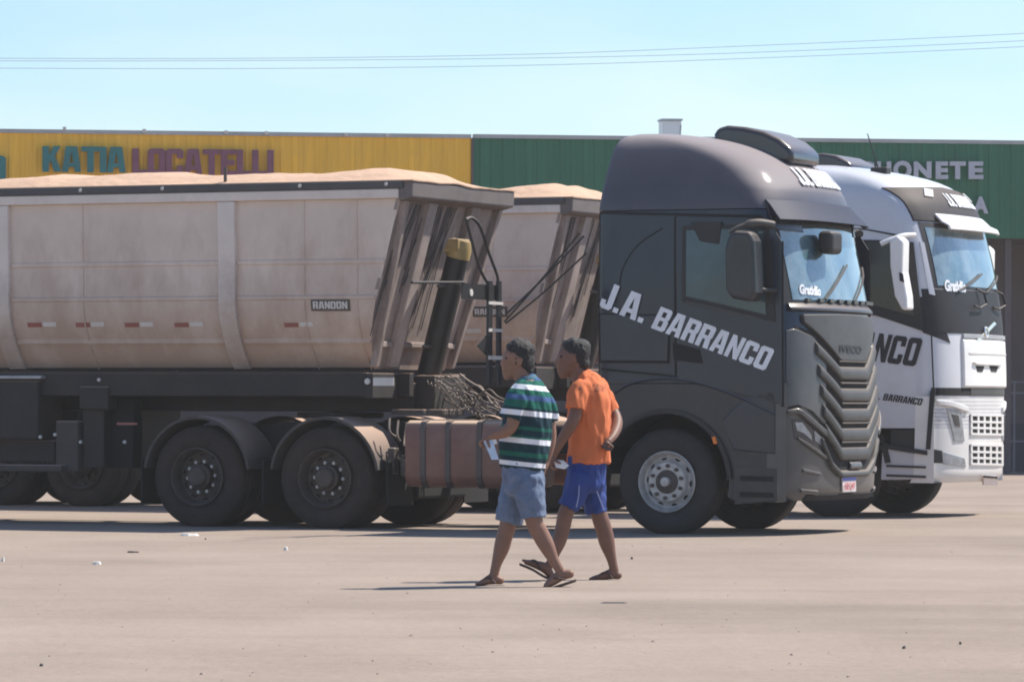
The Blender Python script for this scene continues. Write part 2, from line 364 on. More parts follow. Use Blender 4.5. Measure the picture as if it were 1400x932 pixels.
def text2d(body, offset=0.03, extrude=0.0):
    if offset == 'block': return block2d(body, 0.07, extrude)
    """lettering as 2-D geometry, scaled to a unit box"""
    key = (body, offset, extrude)
    if key in TXT: return TXT[key]
    c = bpy.data.curves.new('lettering', 'FONT'); c.body = body; c.offset = offset; c.extrude = extrude; c.resolution_u = 4
    o = bpy.data.objects.new('lettering', c); COL.objects.link(o)
    me = bpy.data.meshes.new_from_object(o.evaluated_get(bpy.context.evaluated_depsgraph_get()))
    vs = [tuple(v.co) for v in me.vertices]; fs = [tuple(p.vertices) for p in me.polygons]
    bpy.data.objects.remove(o); bpy.data.curves.remove(c); bpy.data.meshes.remove(me)
    x0, x1 = min(v[0] for v in vs), max(v[0] for v in vs); y0, y1 = min(v[1] for v in vs), max(v[1] for v in vs)
    TXT[key] = ([((x - x0) / (x1 - x0), (y - y0) / (y1 - y0), z) for x, y, z in vs], fs)
    return TXT[key]

# ------------------------------------------------------------------ ground
def ground_material():
    m = bpy.data.materials.new('dusty_packed_earth'); m.use_nodes = True
    n, l = m.node_tree.nodes, m.node_tree.links; b = n['Principled BSDF']; b.inputs['Roughness'].default_value = 0.95
    b.inputs['Specular IOR Level'].default_value = 0.15
    tc = n.new('ShaderNodeTexCoord')
    def noise(scale, stretch, det=6, rough=0.6):
        mp = n.new('ShaderNodeMapping'); mp.inputs['Scale'].default_value = stretch; mp.inputs['Rotation'].default_value = (0, 0, 0.09)
        l.new(tc.outputs['Object'], mp.inputs[0])
        t = n.new('ShaderNodeTexNoise'); t.inputs['Scale'].default_value = scale; t.inputs['Detail'].default_value = det
        t.inputs['Roughness'].default_value = rough
        l.new(mp.outputs[0], t.inputs['Vector']); return t.outputs['Fac']
    r = n.new('ShaderNodeValToRGB'); e = r.color_ramp.elements
    e[0].position = 0.30; e[0].color = (0.282, 0.224, 0.181, 1); e[1].position = 0.72; e[1].color = (0.368, 0.297, 0.244, 1)
    l.new(noise(0.35, (1, 0.45, 1), 8, 0.65), r.inputs[0])
    def mul(col, fac, lo, hi, a, bq):
        mr = n.new('ShaderNodeMapRange'); mr.inputs[1].default_value = lo; mr.inputs[2].default_value = hi
        mr.inputs[3].default_value = a; mr.inputs[4].default_value = bq; l.new(fac, mr.inputs[0])
        mx = n.new('ShaderNodeMix'); mx.data_type = 'RGBA'; mx.blend_type = 'MULTIPLY'; mx.inputs[0].default_value = 1
        l.new(col, mx.inputs[6]); l.new(mr.outputs[0], mx.inputs[7]); return mx.outputs[2]
    c = mul(r.outputs[0], noise(0.9, (0.12, 1.0, 1), 5), 0.25, 0.42, 0.94, 1.0)     # wheel tracks running across
    c = mul(c, noise(0.16, (0.5, 1.3, 1), 6, 0.7), 0.36, 0.52, 0.86, 1.0)                 # worn, darker patches
    c = mul(c, noise(0.55, (0.05, 1.6, 1), 4), 0.50, 0.64, 1.0, 0.96)
    c = mul(c, noise(14, (1, 0.5, 1), 6, 0.75), 0.3, 0.7, 0.92, 1.07)                # grit
    c = mul(c, noise(70, (1, 0.5, 1), 2), 0.25, 0.36, 0.86, 1.0)
    l.new(c, b.inputs['Base Color'])
    bp = n.new('ShaderNodeBump'); bp.inputs['Strength'].default_value = 0.5; bp.inputs['Distance'].default_value = 0.03
    l.new(noise(9, (1, 1, 1), 8, 0.7), bp.inputs['Height']); l.new(bp.outputs[0], b.inputs['Normal'])
    return m
g = MB()
xs = [-600, -300, -120, -40, -20, -10, 0, 10, 20, 40, 120, 300, 600]
ys = [-200, -60, 0, 10, 20, 30, 40, 50, 60, 80, 110, 200, 320, 500, 800]
g.add([(x, y, 0) for y in ys for x in xs], [(j * 13 + i, j * 13 + i + 1, j * 13 + 14 + i, j * 13 + 13 + i) for j in range(14) for i in range(12)])
gr = g.build('ground', ground_material()); gr['kind'] = 'structure'

# ------------------------------------------------------------------ the row of shops behind
FS = Frame(700, 80.0, 0); FS.ox, FS.oy = 0.0, 80.0     # the shop row's own axes: it recedes a little to the right
FS.yaw = R(-8.5); FS.c, FS.s = math.cos(FS.yaw), math.sin(FS.yaw)
YB = 0.0
def PS(px, py, y): u, z = FS.side(px, py, y); return Vector((u, y, z))
def shop_thing(name, label, cat, org): return thing(name, label, cat, FS.world(*org), -FS.yaw, tuple(org))
M['yellowsheet'] = mat('yellow_corrugated_sheet', (0.93, 0.50, 0.035), 0.6, 0, 0.18, 0.9, stain_or_sheen=0.4, scol=(0.66, 0.43, 0.09), stretch=(3, 3, 0.35))
M['greensheet'] = mat('green_corrugated_sheet', (0.016, 0.138, 0.068), 0.55, 0, 0.25, 0.9, stain_or_sheen=0.4, scol=(0.04, 0.17, 0.11), stretch=(3, 3, 0.35))
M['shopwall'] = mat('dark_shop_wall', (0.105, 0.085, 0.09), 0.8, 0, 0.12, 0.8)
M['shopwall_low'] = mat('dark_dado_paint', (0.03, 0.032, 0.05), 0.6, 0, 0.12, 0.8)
M['roofsheet'] = mat('grey_roof_sheet', (0.40, 0.40, 0.40), 0.5, 0.3, 0.15, 1.5)
M['teal'] = mat('teal_letter_paint', (0.028, 0.17, 0.17), 0.6, 0, 0.2, 3)
M['purple'] = mat('purple_letter_paint', (0.21, 0.075, 0.115), 0.6, 0, 0.2, 3)
M['letterwhite'] = mat('pale_letter_paint', (0.46, 0.47, 0.53), 0.6, 0, 0.1, 3)
M['mesh'] = mat('grey_railing_paint', (0.16, 0.15, 0.18), 0.5, 0.2, 0.1, 5)
ZT = PS(645, 189, YB).z; ZB = PS(1385, 326, YB).z
x_split = PS(645.5, 220, YB).x
def sheet_mesh(wd, zt, zb, m, name):
    """a trapezoidal-rib roofing sheet standing on edge"""
    b = MB(); prof = []; rib = wd / 5
    for k in range(5):
        x = k * rib
        prof += [(x, 0.0), (x + rib * 0.52, 0.0), (x + rib * 0.62, -0.018), (x + rib * 0.9, -0.018)]
    prof.append((wd + 0.015, 0.0))
    n = len(prof)
    b.add([(x, y, zt) for x, y in prof] + [(x, y, zb) for x, y in prof], [(i, i + 1, n + i + 1, n + i) for i in range(n - 1)])
    return b.build(name, m, None)
def shop(name, label, x0, x1, m, zt, wd=1.08):
    root = shop_thing(name, label, 'building', ((x0 + x1) / 2, YB + 3.0, 0))
    o3 = ORG[root.name]
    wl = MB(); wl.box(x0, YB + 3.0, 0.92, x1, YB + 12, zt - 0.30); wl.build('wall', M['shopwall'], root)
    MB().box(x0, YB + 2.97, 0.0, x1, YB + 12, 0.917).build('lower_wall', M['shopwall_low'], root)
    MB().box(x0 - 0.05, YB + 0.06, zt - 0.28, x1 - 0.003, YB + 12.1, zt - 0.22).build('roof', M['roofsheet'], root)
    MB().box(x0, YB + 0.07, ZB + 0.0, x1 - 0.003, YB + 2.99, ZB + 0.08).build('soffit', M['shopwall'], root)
    n = int(round((x1 - x0) / wd)); wd = (x1 - x0) / n
    first = None
    for k in range(n):
        if first is None:
            first = sheet_mesh(wd, zt, ZB, m, 'fascia_sheet'); o = first
        else:
            o = first.copy(); COL.objects.link(o)
        o.parent = root; o.location = (x0 + k * wd - o3[0], YB - o3[1] + random.uniform(-0.012, 0.012), 0)
    MB().box(x0, YB - 0.05, zt, x1 - 0.003, YB + 0.12, zt + 0.07).build('ridge_cap', M['roofsheet'], root)
    k = 0; x = x0 + 1.2
    while x < x1 - 0.2:
        MB().box(x, YB + 0.15, 0, x + 0.12, YB + 0.27, ZB).build('post', M['shopwall'], root); x += 4.4; k += 1
    return root
ysh = shop('yellow_shop', 'long shop front with mustard yellow corrugated metal fascia', x_split - 17.0, x_split - 0.02, M['yellowsheet'], PS(300, 183, YB).z - 0.03)
gsh = shop('green_snack_bar', 'long shop front with dark green corrugated metal fascia and shaded porch', x_split + 0.02, x_split + 18.0, M['greensheet'], PS(1000, 193, YB).z)
MB().box(x_split - 0.018, YB - 0.07, ZB, x_split + 0.018, YB + 0.1, PS(645, 189, YB).z).build('joint_strip', M['shopwall'], gsh)
# strip of missing capping and bolts that catch the light along the yellow roof edge
bolts = MB()
for px, py in ((88, 176), (197, 179), (309, 181), (364, 182), (473, 184), (529, 185)):
    c = PS(px, py, YB - 0.04); bolts.box(c.x - 0.03, YB - 0.09, c.z - 0.03, c.x + 0.03, YB - 0.052, c.z + 0.03)
bolts.build('bolts', M['tape'], ysh)['kind'] = 'stuff'
def sign(name, label, letters, m, yoff=0.10, off=0.03):
    """letters: (character, left, right, top, bottom) boxes in the photo, standing on the fascia"""
    l0, l1 = letters[0], letters[-1]
    base = PS((l0[1] + l1[2]) / 2, l1[4], YB - yoff)
    root = shop_thing(name, label, 'sign', base)
    for ch, xa, xb, ya, yb in letters:
        vs, fs = text2d(ch, off, 0.03)
        b = MB(); out = []
        for s, t, z in vs:
            p = PS(lerp(xa, xb, s), lerp(yb, ya, t), YB - yoff)
            out.append((p.x, p.y - z, p.z))
        b.add(out, fs); b.build('letter', m, root)
    return root
def row(word, x0, x1, ya, yb, slope=0.012, gap=0.12):
    ws = [GL[c][1] / 0.62 for c in word]
    unit = (x1 - x0) / (sum(ws) + gap * (len(word) - 1)); x = x0; out = []
    for c, q in zip(word, ws):
        d = (x - x0) * slope
        out.append((c, x, x + unit * q, ya + d, yb + d)); x += unit * (q + gap)
    return out
sign('shop_sign', 'teal raised shop lettering on the yellow fascia', row('KATIA', 58, 172, 200, 235, gap=0.02), M['teal'], off='block')
sign('shop_sign', 'purple raised shop lettering on the yellow fascia', row('LOCATELLI', 181, 374, 203, 239, gap=0.04), M['purple'], off='block')
sign('shop_sign', 'teal letter cut off by the left picture edge on yellow fascia', [('O', -26, 8, 213, 250)], M['teal'], off='block')
sign('snack_bar_sign', 'upper row of pale raised letters on the green fascia',
     [('L', 1099, 1116, 221, 244), ('A', 1120, 1143, 221, 244), ('N', 1147, 1169, 221, 244), ('C', 1172, 1195, 221, 244), ('H', 1198, 1218, 221, 244), ('O', 1221, 1246, 220, 245),
      ('N', 1249, 1273, 221, 244), ('E', 1279, 1296, 221, 245), ('T', 1298, 1320, 221, 245), ('E', 1324, 1344, 221, 245)], M['letterwhite'], off=0.05)
sign('snack_bar_sign', 'single pale letter of the lower row on green fascia behind the white truck', [('A', 1330, 1351, 269, 292)], M['letterwhite'], off=0.05)
c = PS(916, 186, YB + 3.2)
tk = shop_thing('rooftop_unit', 'small white box unit on the shop roof above the grey cab', 'roof unit', c)
p0, p1 = PS(903, 186, YB + 3.2), PS(929, 165, YB + 3.2)
MB().box(p0.x, YB + 3.0, p0.z - 0.4, p1.x, YB + 3.4, p1.z - 0.02).build('case', M['white'], tk, bevel=0.01)
MB().box(p0.x - 0.02, YB + 2.97, p1.z - 0.018, p1.x + 0.02, YB + 3.43, p1.z + 0.02).build('lid', M['galv'], tk)
MB().tube([PS(929.5, 190, YB + 3.0), PS(931, 171, YB + 3.0)], 0.015).build('pipe', M['galv'], tk)
# railing in front of the porch
YR = YB + 0.9
zt_, zm_, zl_ = PS(1390, 522, YR).z, PS(1390, 537, YR).z, PS(1390, 603, YR).z
xr0 = PS(1387, 560, YR).x - 1.25 * 6
rl = shop_thing('porch_railing', 'thin grey metal railing along the shaded porch beside the white truck', 'railing', (xr0 + 6, YR, 0))
for z in (zt_, zm_, zl_):
    MB().box(xr0, YR - 0.015, z - 0.015, xr0 + 14, YR + 0.015, z + 0.015).build('rail', M['mesh'], rl)
for k in range(12):
    MB().box(xr0 + 1.25 * k - 0.02, YR + 0.0155, 0, xr0 + 1.25 * k + 0.02, YR + 0.055, zt_ + 0.02).build('post', M['mesh'], rl)

# power lines
M['wire'] = mat('grey_power_cable', (0.34, 0.40, 0.46), 0.6, 0, 0.05, 1)
for pts, lab in (([(-300, 78), (0, 80), (350, 80), (700, 75), (1000, 64), (1400, 46), (1800, 22)], 'uppermost thin power cable crossing the pale sky'),
                 ([(-300, 81), (0, 83.5), (350, 83), (700, 80), (1000, 73), (1400, 56), (1800, 34)], 'middle thin power cable crossing the pale sky'),
                 ([(-300, 92), (0, 93.5), (350, 94), (700, 90), (1000, 81), (1400, 64), (1800, 41)], 'lowest thin power cable crossing the pale sky')):
    b = MB(); b.tube(smoothline([P(x, y, 110) for x, y in pts], 8), 0.0065, 6)
    tag(b.build('power_cable', M['wire']), lab, 'power cable', 'power cables over the shops')

# ------------------------------------------------------------------ cab shapes
class Cab:
    def __init__(s, F, rows, p=2.5):
        """rows: height, front reach on the centre line, half width, rear, corner depth"""
        s.F, s.rows, s.p = F, rows, p
    def at(s, z):
        r = s.rows
        if z <= r[0][0]: return r[0][1:]
        if z >= r[-1][0]: return r[-1][1:]
        for i in range(len(r) - 1):
            if r[i][0] <= z <= r[i + 1][0]: break
        t = (z - r[i][0]) / (r[i + 1][0] - r[i][0])
        p0, p1, p2, p3 = r[max(i - 1, 0)], r[i], r[i + 1], r[min(i + 2, len(r) - 1)]
        out = []
        for k in range(1, 5):                     # monotone cubic between rows
            d = (p2[k] - p1[k]) / (p2[0] - p1[0])
            da = (p1[k] - p0[k]) / (p1[0] - p0[0]) if p1 is not p0 else d
            db = (p3[k] - p2[k]) / (p3[0] - p2[0]) if p3 is not p2 else d
            m1 = 0 if da * d <= 0 else 2 * da * d / (da + d)
            m2 = 0 if db * d <= 0 else 2 * db * d / (db + d)
            h = p2[0] - p1[0]
            out.append((2 * t**3 - 3 * t**2 + 1) * p1[k] + (t**3 - 2 * t**2 + t) * h * m1 + (-2 * t**3 + 3 * t**2) * p2[k] + (t**3 - t**2) * h * m2)
        return out
    def fu(s, v, z):
        F, wd, _, rr = s.at(z); q = min(1.0, abs(v) / wd)
        return F - rr * (1 - (1 - q ** s.p) ** (1 / s.p))
    def loft(s, z0, z1, n, rear=None, top=True, bottom=True):
        rings = []
        for k in range(n):
            z = lerp(z0, z1, k / (n - 1)); F, wd, re, rr = s.at(z)
            if rear is not None: re = rear
            c = 0.07
            ring = [(re, -wd + c * 1.2), (re + 0.02, -wd + c * 0.35), (re + c, -wd)]
            for i in range(1, 5): ring.append((lerp(re + c, F - rr, i / 5), -wd))
            for i in range(29):
                t = -math.pi / 2 + math.pi * i / 28
                sv = math.copysign(abs(math.sin(t)) ** (2 / s.p), math.sin(t)); cu = abs(math.cos(t)) ** (2 / s.p)
                ring.append((F - rr + rr * cu, wd * sv))
            for i in range(4, 0, -1): ring.append((lerp(re + c, F - rr, i / 5), wd))
            ring += [(re + c, wd), (re + 0.02, wd - c * 0.35), (re, wd - c * 1.2)]
            rings.append([(u, v, z) for u, v in ring])
        m = len(rings[0]); b = MB()
        vs = [p for r in rings for p in r]
        fs = [(i * m + j, i * m + (j + 1) % m, (i + 1) * m + (j + 1) % m, (i + 1) * m + j) for i in range(n - 1) for j in range(m)]
        if bottom: fs.append(tuple(range(m))[::-1])
        if top: fs.append(tuple((n - 1) * m + j for j in range(m)))
        return b.add(vs, fs)
    def hit(s, px, py):
        """the point of the cab's skin that stands at this place"""
        a, b = ray(px, py)
        def inside(Y):
            q = s.F.local((a * Y, Y, CAM_H + b * Y))
            z = q.z
            if z > s.rows[-1][0]: return False
            F, wd, re, rr = s.at(z)
            return abs(q.y) < wd and q.x < s.fu(q.y, z) and q.x > re - 0.3
        Y = s.F.oy - 5
        while Y < s.F.oy + 5:
            if inside(Y): break
            Y += 0.02
        lo, hi = Y - 0.02, Y
        for _ in range(18):
            mid = (lo + hi) / 2
            if inside(mid): hi = mid
            else: lo = mid
        return s.F.local((a * hi, hi, CAM_H + b * hi))
    def strip(s, top, bot, n=10, m=4):
        T = resample([(x, y, 0) for x, y in top], n); B = resample([(x, y, 0) for x, y in bot], n)
        return [[s.hit(*T[i].lerp(B[i], j / (m - 1)).to_2d()) for j in range(m)] for i in range(n)]
    def fgrid(s, v0, v1, zb, zt, n=20, m=8):
        """front panel given across and up; zb and zt may depend on v"""
        zb_ = zb if callable(zb) else (lambda v: zb); zt_ = zt if callable(zt) else (lambda v: zt)
        G = []
        for i in range(n):
            v = lerp(v0, v1, i / (n - 1)); G.append([])
            for j in range(m):
                z = lerp(zb_(v), zt_(v), j / (m - 1)); G[-1].append(Vector((s.fu(v, z), v, z)))
        return G
OUT_S, OUT_F = (0, -1, 0), (1, -0.2, 0.1)
def side_plate(F, quad_top, quad_bot, off, thick, n=8, v=-1.25, wf=None):
    """plate on the flat near side, from two edges measured in the photo"""
    T = resample([(*F.side(x, y, v), 0) for x, y in quad_top], n); B = resample([(*F.side(x, y, v), 0) for x, y in quad_bot], n)
    G = []
    for i in range(n):
        G.append([])
        for j in range(4):
            q = T[i].lerp(B[i], j / 3); vv = wf(q.y) if wf else v
            G[-1].append(Vector((q.x, vv, q.y)))
    return MB().grid(G, off, thick, OUT_S)
def both(mb_fn, name, m, root, **k):
    a = mb_fn().build(name, m, root, **k); b = mb_fn().mirror_v().build(name, m, root, **k)
    return a, b
def side_text(F, body, o, ex, ey, m, root, name='lettering', v=-1.262, off=0.03, wf=None):
    """lettering on the near side: origin, end of base line and rise, measured in the photo"""
    vs, fs = text2d(body, off); b = MB(); out = []
    for s, t, _ in vs:
        u, z = F.side(o[0] + ex[0] * s + ey[0] * t, o[1] + ex[1] * s + ey[1] * t, v)
        out.append((u, v if wf is None else wf(z), z))
    return b.add(out, fs).build(name, m, root)
def front_text(cab, body, tl, tr, bl, br, m, root, off=0.03, raise_=0.012, name='lettering'):
    """lettering on the front: corners as places in the photo, or as (across, height) when given as 'vz'"""
    if tl == 'vz': a, b_, c, d = [Vector((0, v, z)) for v, z in tr]
    else: a, b_, c, d = [cab.hit(*q) for q in (bl, br, tl, tr)]
    vs, fs = text2d(body, off); out = []
    bm = bmesh.new(); bv = [bm.verts.new((x, y, 0)) for x, y, _ in vs]
    for f in fs:
        try: bm.faces.new([bv[i] for i in f])
        except ValueError: pass
    bmesh.ops.triangulate(bm, faces=bm.faces)
    if tl == 'vz': bmesh.ops.subdivide_edges(bm, edges=[e for e in bm.edges if e.calc_length() > 0.02], cuts=5, use_grid_fill=True)
    bm.verts.index_update(); vs = [tuple(v.co) for v in bm.verts]; fs = [tuple(v.index for v in f.verts) for f in bm.faces]; bm.free()
    for s, t, _ in vs:
        q = a.lerp(b_, s).lerp(c.lerp(d, s), t)
        out.append((cab.fu(q.y, q.z) + raise_, q.y, q.z))
    return MB().add(out, fs).build(name, m, root)

# ------------------------------------------------------------------ wheels
TYRE_R, TYRE_W = 0.53, 0.30
def tyre_mesh(r=TYRE_R, wd=TYRE_W):
    b = MB(); h = wd / 2
    b.lathe([(0.30, -h + 0.03), (0.33, -h + 0.005), (0.40, -h - 0.012), (0.46, -h - 0.004), (r - 0.03, -h + 0.02), (r - 0.006, -h + 0.04), (r, -h + 0.07), (r, -0.055), (r - 0.012, -0.05), (r - 0.012, -0.04), (r, -0.035),
             (r, 0.035), (r - 0.012, 0.04), (r - 0.012, 0.05), (r, 0.055), (r, h - 0.07), (r - 0.006, h - 0.04), (r - 0.03, h - 0.02), (0.46, h + 0.004), (0.40, h + 0.012), (0.33, h - 0.005), (0.30, h - 0.03)], 56)
    return b
def front_rim():
    b = MB(); y = -0.15
    b.lathe([(0.300, 0.10), (0.300, y + 0.03), (0.305, y - 0.004), (0.296, y - 0.010), (0.288, y + 0.0), (0.276, y + 0.030), (0.262, y + 0.06), (0.240, y + 0.072), (0.214, y + 0.055), (0.198, y + 0.012), (0.190, y + 0.004), (0.120, y + 0.004), (0.112, y + 0.012)], 56)
    return b
def nuts(r, y, n=10, rad=0.020, ln=0.035, seg=6, a=0.0):
    b = MB()
    for k in range(n):
        t = a + 2 * math.pi * k / n
        b.lathe([(0.001, y - ln), (rad * 0.8, y - ln), (rad, y - ln + 0.006), (rad, y + 0.01)], seg, (r * math.cos(t), 0, r * math.sin(t)))
    return b
def holes(r, y, n=10, rad=0.027):
    b = MB()
    for k in range(n):
        t = 2 * math.pi * (k + 0.5) / n; cx, cz = r * math.cos(t), r * math.sin(t); vs = [(cx, y - 0.004, cz)]
        for q in range(10):
            a = 2 * math.pi * q / 10
            du, dt = rad * 0.72 * math.cos(a), rad * 1.15 * math.sin(a)
            rr = r + du; tt = t + dt / r
            vs.append((rr * math.cos(tt), y - 0.004 - (r - rr) * 0.5, rr * math.sin(tt)))
        b.add(vs, [(0, 1 + q, 1 + (q + 1) % 10) for q in range(10)])
    return b
PARTS = {}
def make_wheel(kind, root, u, v, flip=False):
    """wheel (rim) with tyre, hub, nuts as sub-parts; copies share mesh data"""
    if kind not in PARTS:
        if kind == 'front':
            defs = [('wheel', front_rim(), M['alloy'], 30), ('tyre', tyre_mesh(), M['tyrefront'], 40),
                    ('hub', MB().lathe([(0.001, -0.215), (0.045, -0.212), (0.05, -0.20), (0.05, -0.12)], 20), M['alloy'], 30),
                    ('hub_flange', MB().lathe([(0.049, -0.165), (0.10, -0.160), (0.118, -0.150), (0.125, -0.13)], 30), M['steelwheel'], 30),
                    ('wheel_nuts', nuts(0.160, -0.146), M['strap'], None), ('hand_holes', holes(0.238, -0.078), M['gap'], None)]
        else:
            y = -0.165
            defs = [('wheel', MB().lathe([(0.300, 0.10), (0.300, y + 0.03), (0.305, y - 0.004), (0.295, y - 0.01), (0.285, y + 0.01), (0.272, y + 0.08), (0.262, y + 0.15), (0.225, y + 0.165), (0.195, y + 0.15), (0.12, y + 0.15)], 48), M['steelwheel'], 30),
                    ('tyre', tyre_mesh(), M['tyre'], 40),
                    ('hub', MB().lathe([(0.001, y - 0.035), (0.085, y - 0.03), (0.10, y - 0.015), (0.108, y + 0.03), (0.13, y + 0.05), (0.13, y + 0.16)], 28), M['steelwheel'], 30),
                    ('wheel_nuts', nuts(0.163, y + 0.145, rad=0.021, ln=0.05), M['alloy'] if kind == 'rear' else M['steelwheel'], None),
                    ('hand_holes', holes(0.238, y + 0.158), M['gap'], None)]
        lst = []
        for nme, mb, m, sm in defs:
            o = mb.build(nme, m, None, smooth=sm); lst.append(o.data); bpy.data.objects.remove(o)
        PARTS[kind] = [(d[0], me) for d, me in zip(defs, lst)]
    o3 = ORG[root.name]; wheel = None
    for nme, me in PARTS[kind]:
        o = bpy.data.objects.new(nme, me); COL.objects.link(o)
        if wheel is None:
            wheel = o; o.parent = root; o.location = (u - o3[0], v - o3[1], TYRE_R - 0.012 - o3[2])
            o.rotation_euler = (0, random.uniform(0, 6.28), math.pi if flip else 0)
        else:
            o.parent = wheel
            if nme in ('wheel_nuts', 'hand_holes'): o['kind'] = 'stuff'
    return wheel
def arc(cu, cz, r, a0, a1, n=20): return [(cu + r * math.cos(R(lerp(a0, a1, i / n))), cz + r * math.sin(R(lerp(a0, a1, i / n)))) for i in range(n + 1)]
def mudguard(root, cu, v0, v1, m, a0=172, a1=8, r=0.60, t=0.03, name='mudguard'):
    return MB().prism(arc(cu, 0.52, r + t, a0, a1) + arc(cu, 0.52, r, a1, a0), v0, v1).build(name, m, root, smooth=40)
def tractor_rear(F, root, u1, u2, m_f):
    """frame, rear axles, mudguards, fuel tank and fifth wheel behind a cab"""
    for v in (-0.42, 0.36): MB().box(u2 - 0.75, v, 0.78, 1.05, v + 0.07, 1.05).build('chassis_rail', M['chassis'], root)
    MB().box(u2 - 0.74, -0.345, 0.80, u2 - 0.66, 0.355, 1.03).build('cross_member', M['chassis'], root)
    for u in (u1, u2):
        for sgn in (-1, 1):
            make_wheel('rear', root, u, sgn * 1.09, sgn > 0)
            make_wheel('rear', root, u, sgn * 0.76, sgn > 0)
            vv = (-1.27, -0.62) if sgn < 0 else (0.62, 1.27)
            mudguard(root, u, vv[0], vv[1], m_f)
        b = MB(); b.lathe([(0.085, -0.62), (0.085, 0.62)], 16, (u, 0, 0.52)); b.lathe([(0.02, -0.2), (0.22, -0.14), (0.24, 0), (0.22, 0.14), (0.02, 0.2)], 20, (u, 0, 0.52))
        b.build('axle', M['chassis'], root, smooth=40)
    MB().box(u2 - 0.72, -0.60, 0.30, u1 + 0.75, 0.60, 0.775).build('bogie_shade_block', M['gap'], root, bevel=0.03)  # plain dark block added to keep sun and view out beneath the bogie
    for u, v0 in ((u2 - 0.66, -1.25), (u2 - 0.66, 0.62), (u1 + 0.70, -1.22), (u1 + 0.70, 0.62), ((u1 + u2) / 2, -1.2), ((u1 + u2) / 2, 0.62)):
        MB().box(u - 0.01, v0, 0.24, u + 0.01, v0 + 0.6, 0.70).build('mud_or_shade_flap', M['gap'], root)  # flaps ahead of and between the axles are added to darken the underside
    MB().lathe([(0.02, 0.0), (0.44, 0.0), (0.46, 0.02), (0.46, 0.06), (0.02, 0.07)], 30, (0, 0, 0)).build('fifth_wheel', M['chassis'], root)
    fw = bpy.data.objects[[o.name for o in root.children if o.name.startswith('fifth_wheel')][0]]
    fw.data.transform(Matrix.Translation((u1 - 0.45 - ORG[root.name][0], 0, 1.13)) @ Matrix.Rotation(R(90), 4, 'X') @ Matrix.Translation(Vector(ORG[root.name])))
    MB().box(u1 - 1.0, -0.41, 1.05, u1 + 0.3, 0.41, 1.09).build('deck_plate', M['chassis'], root)

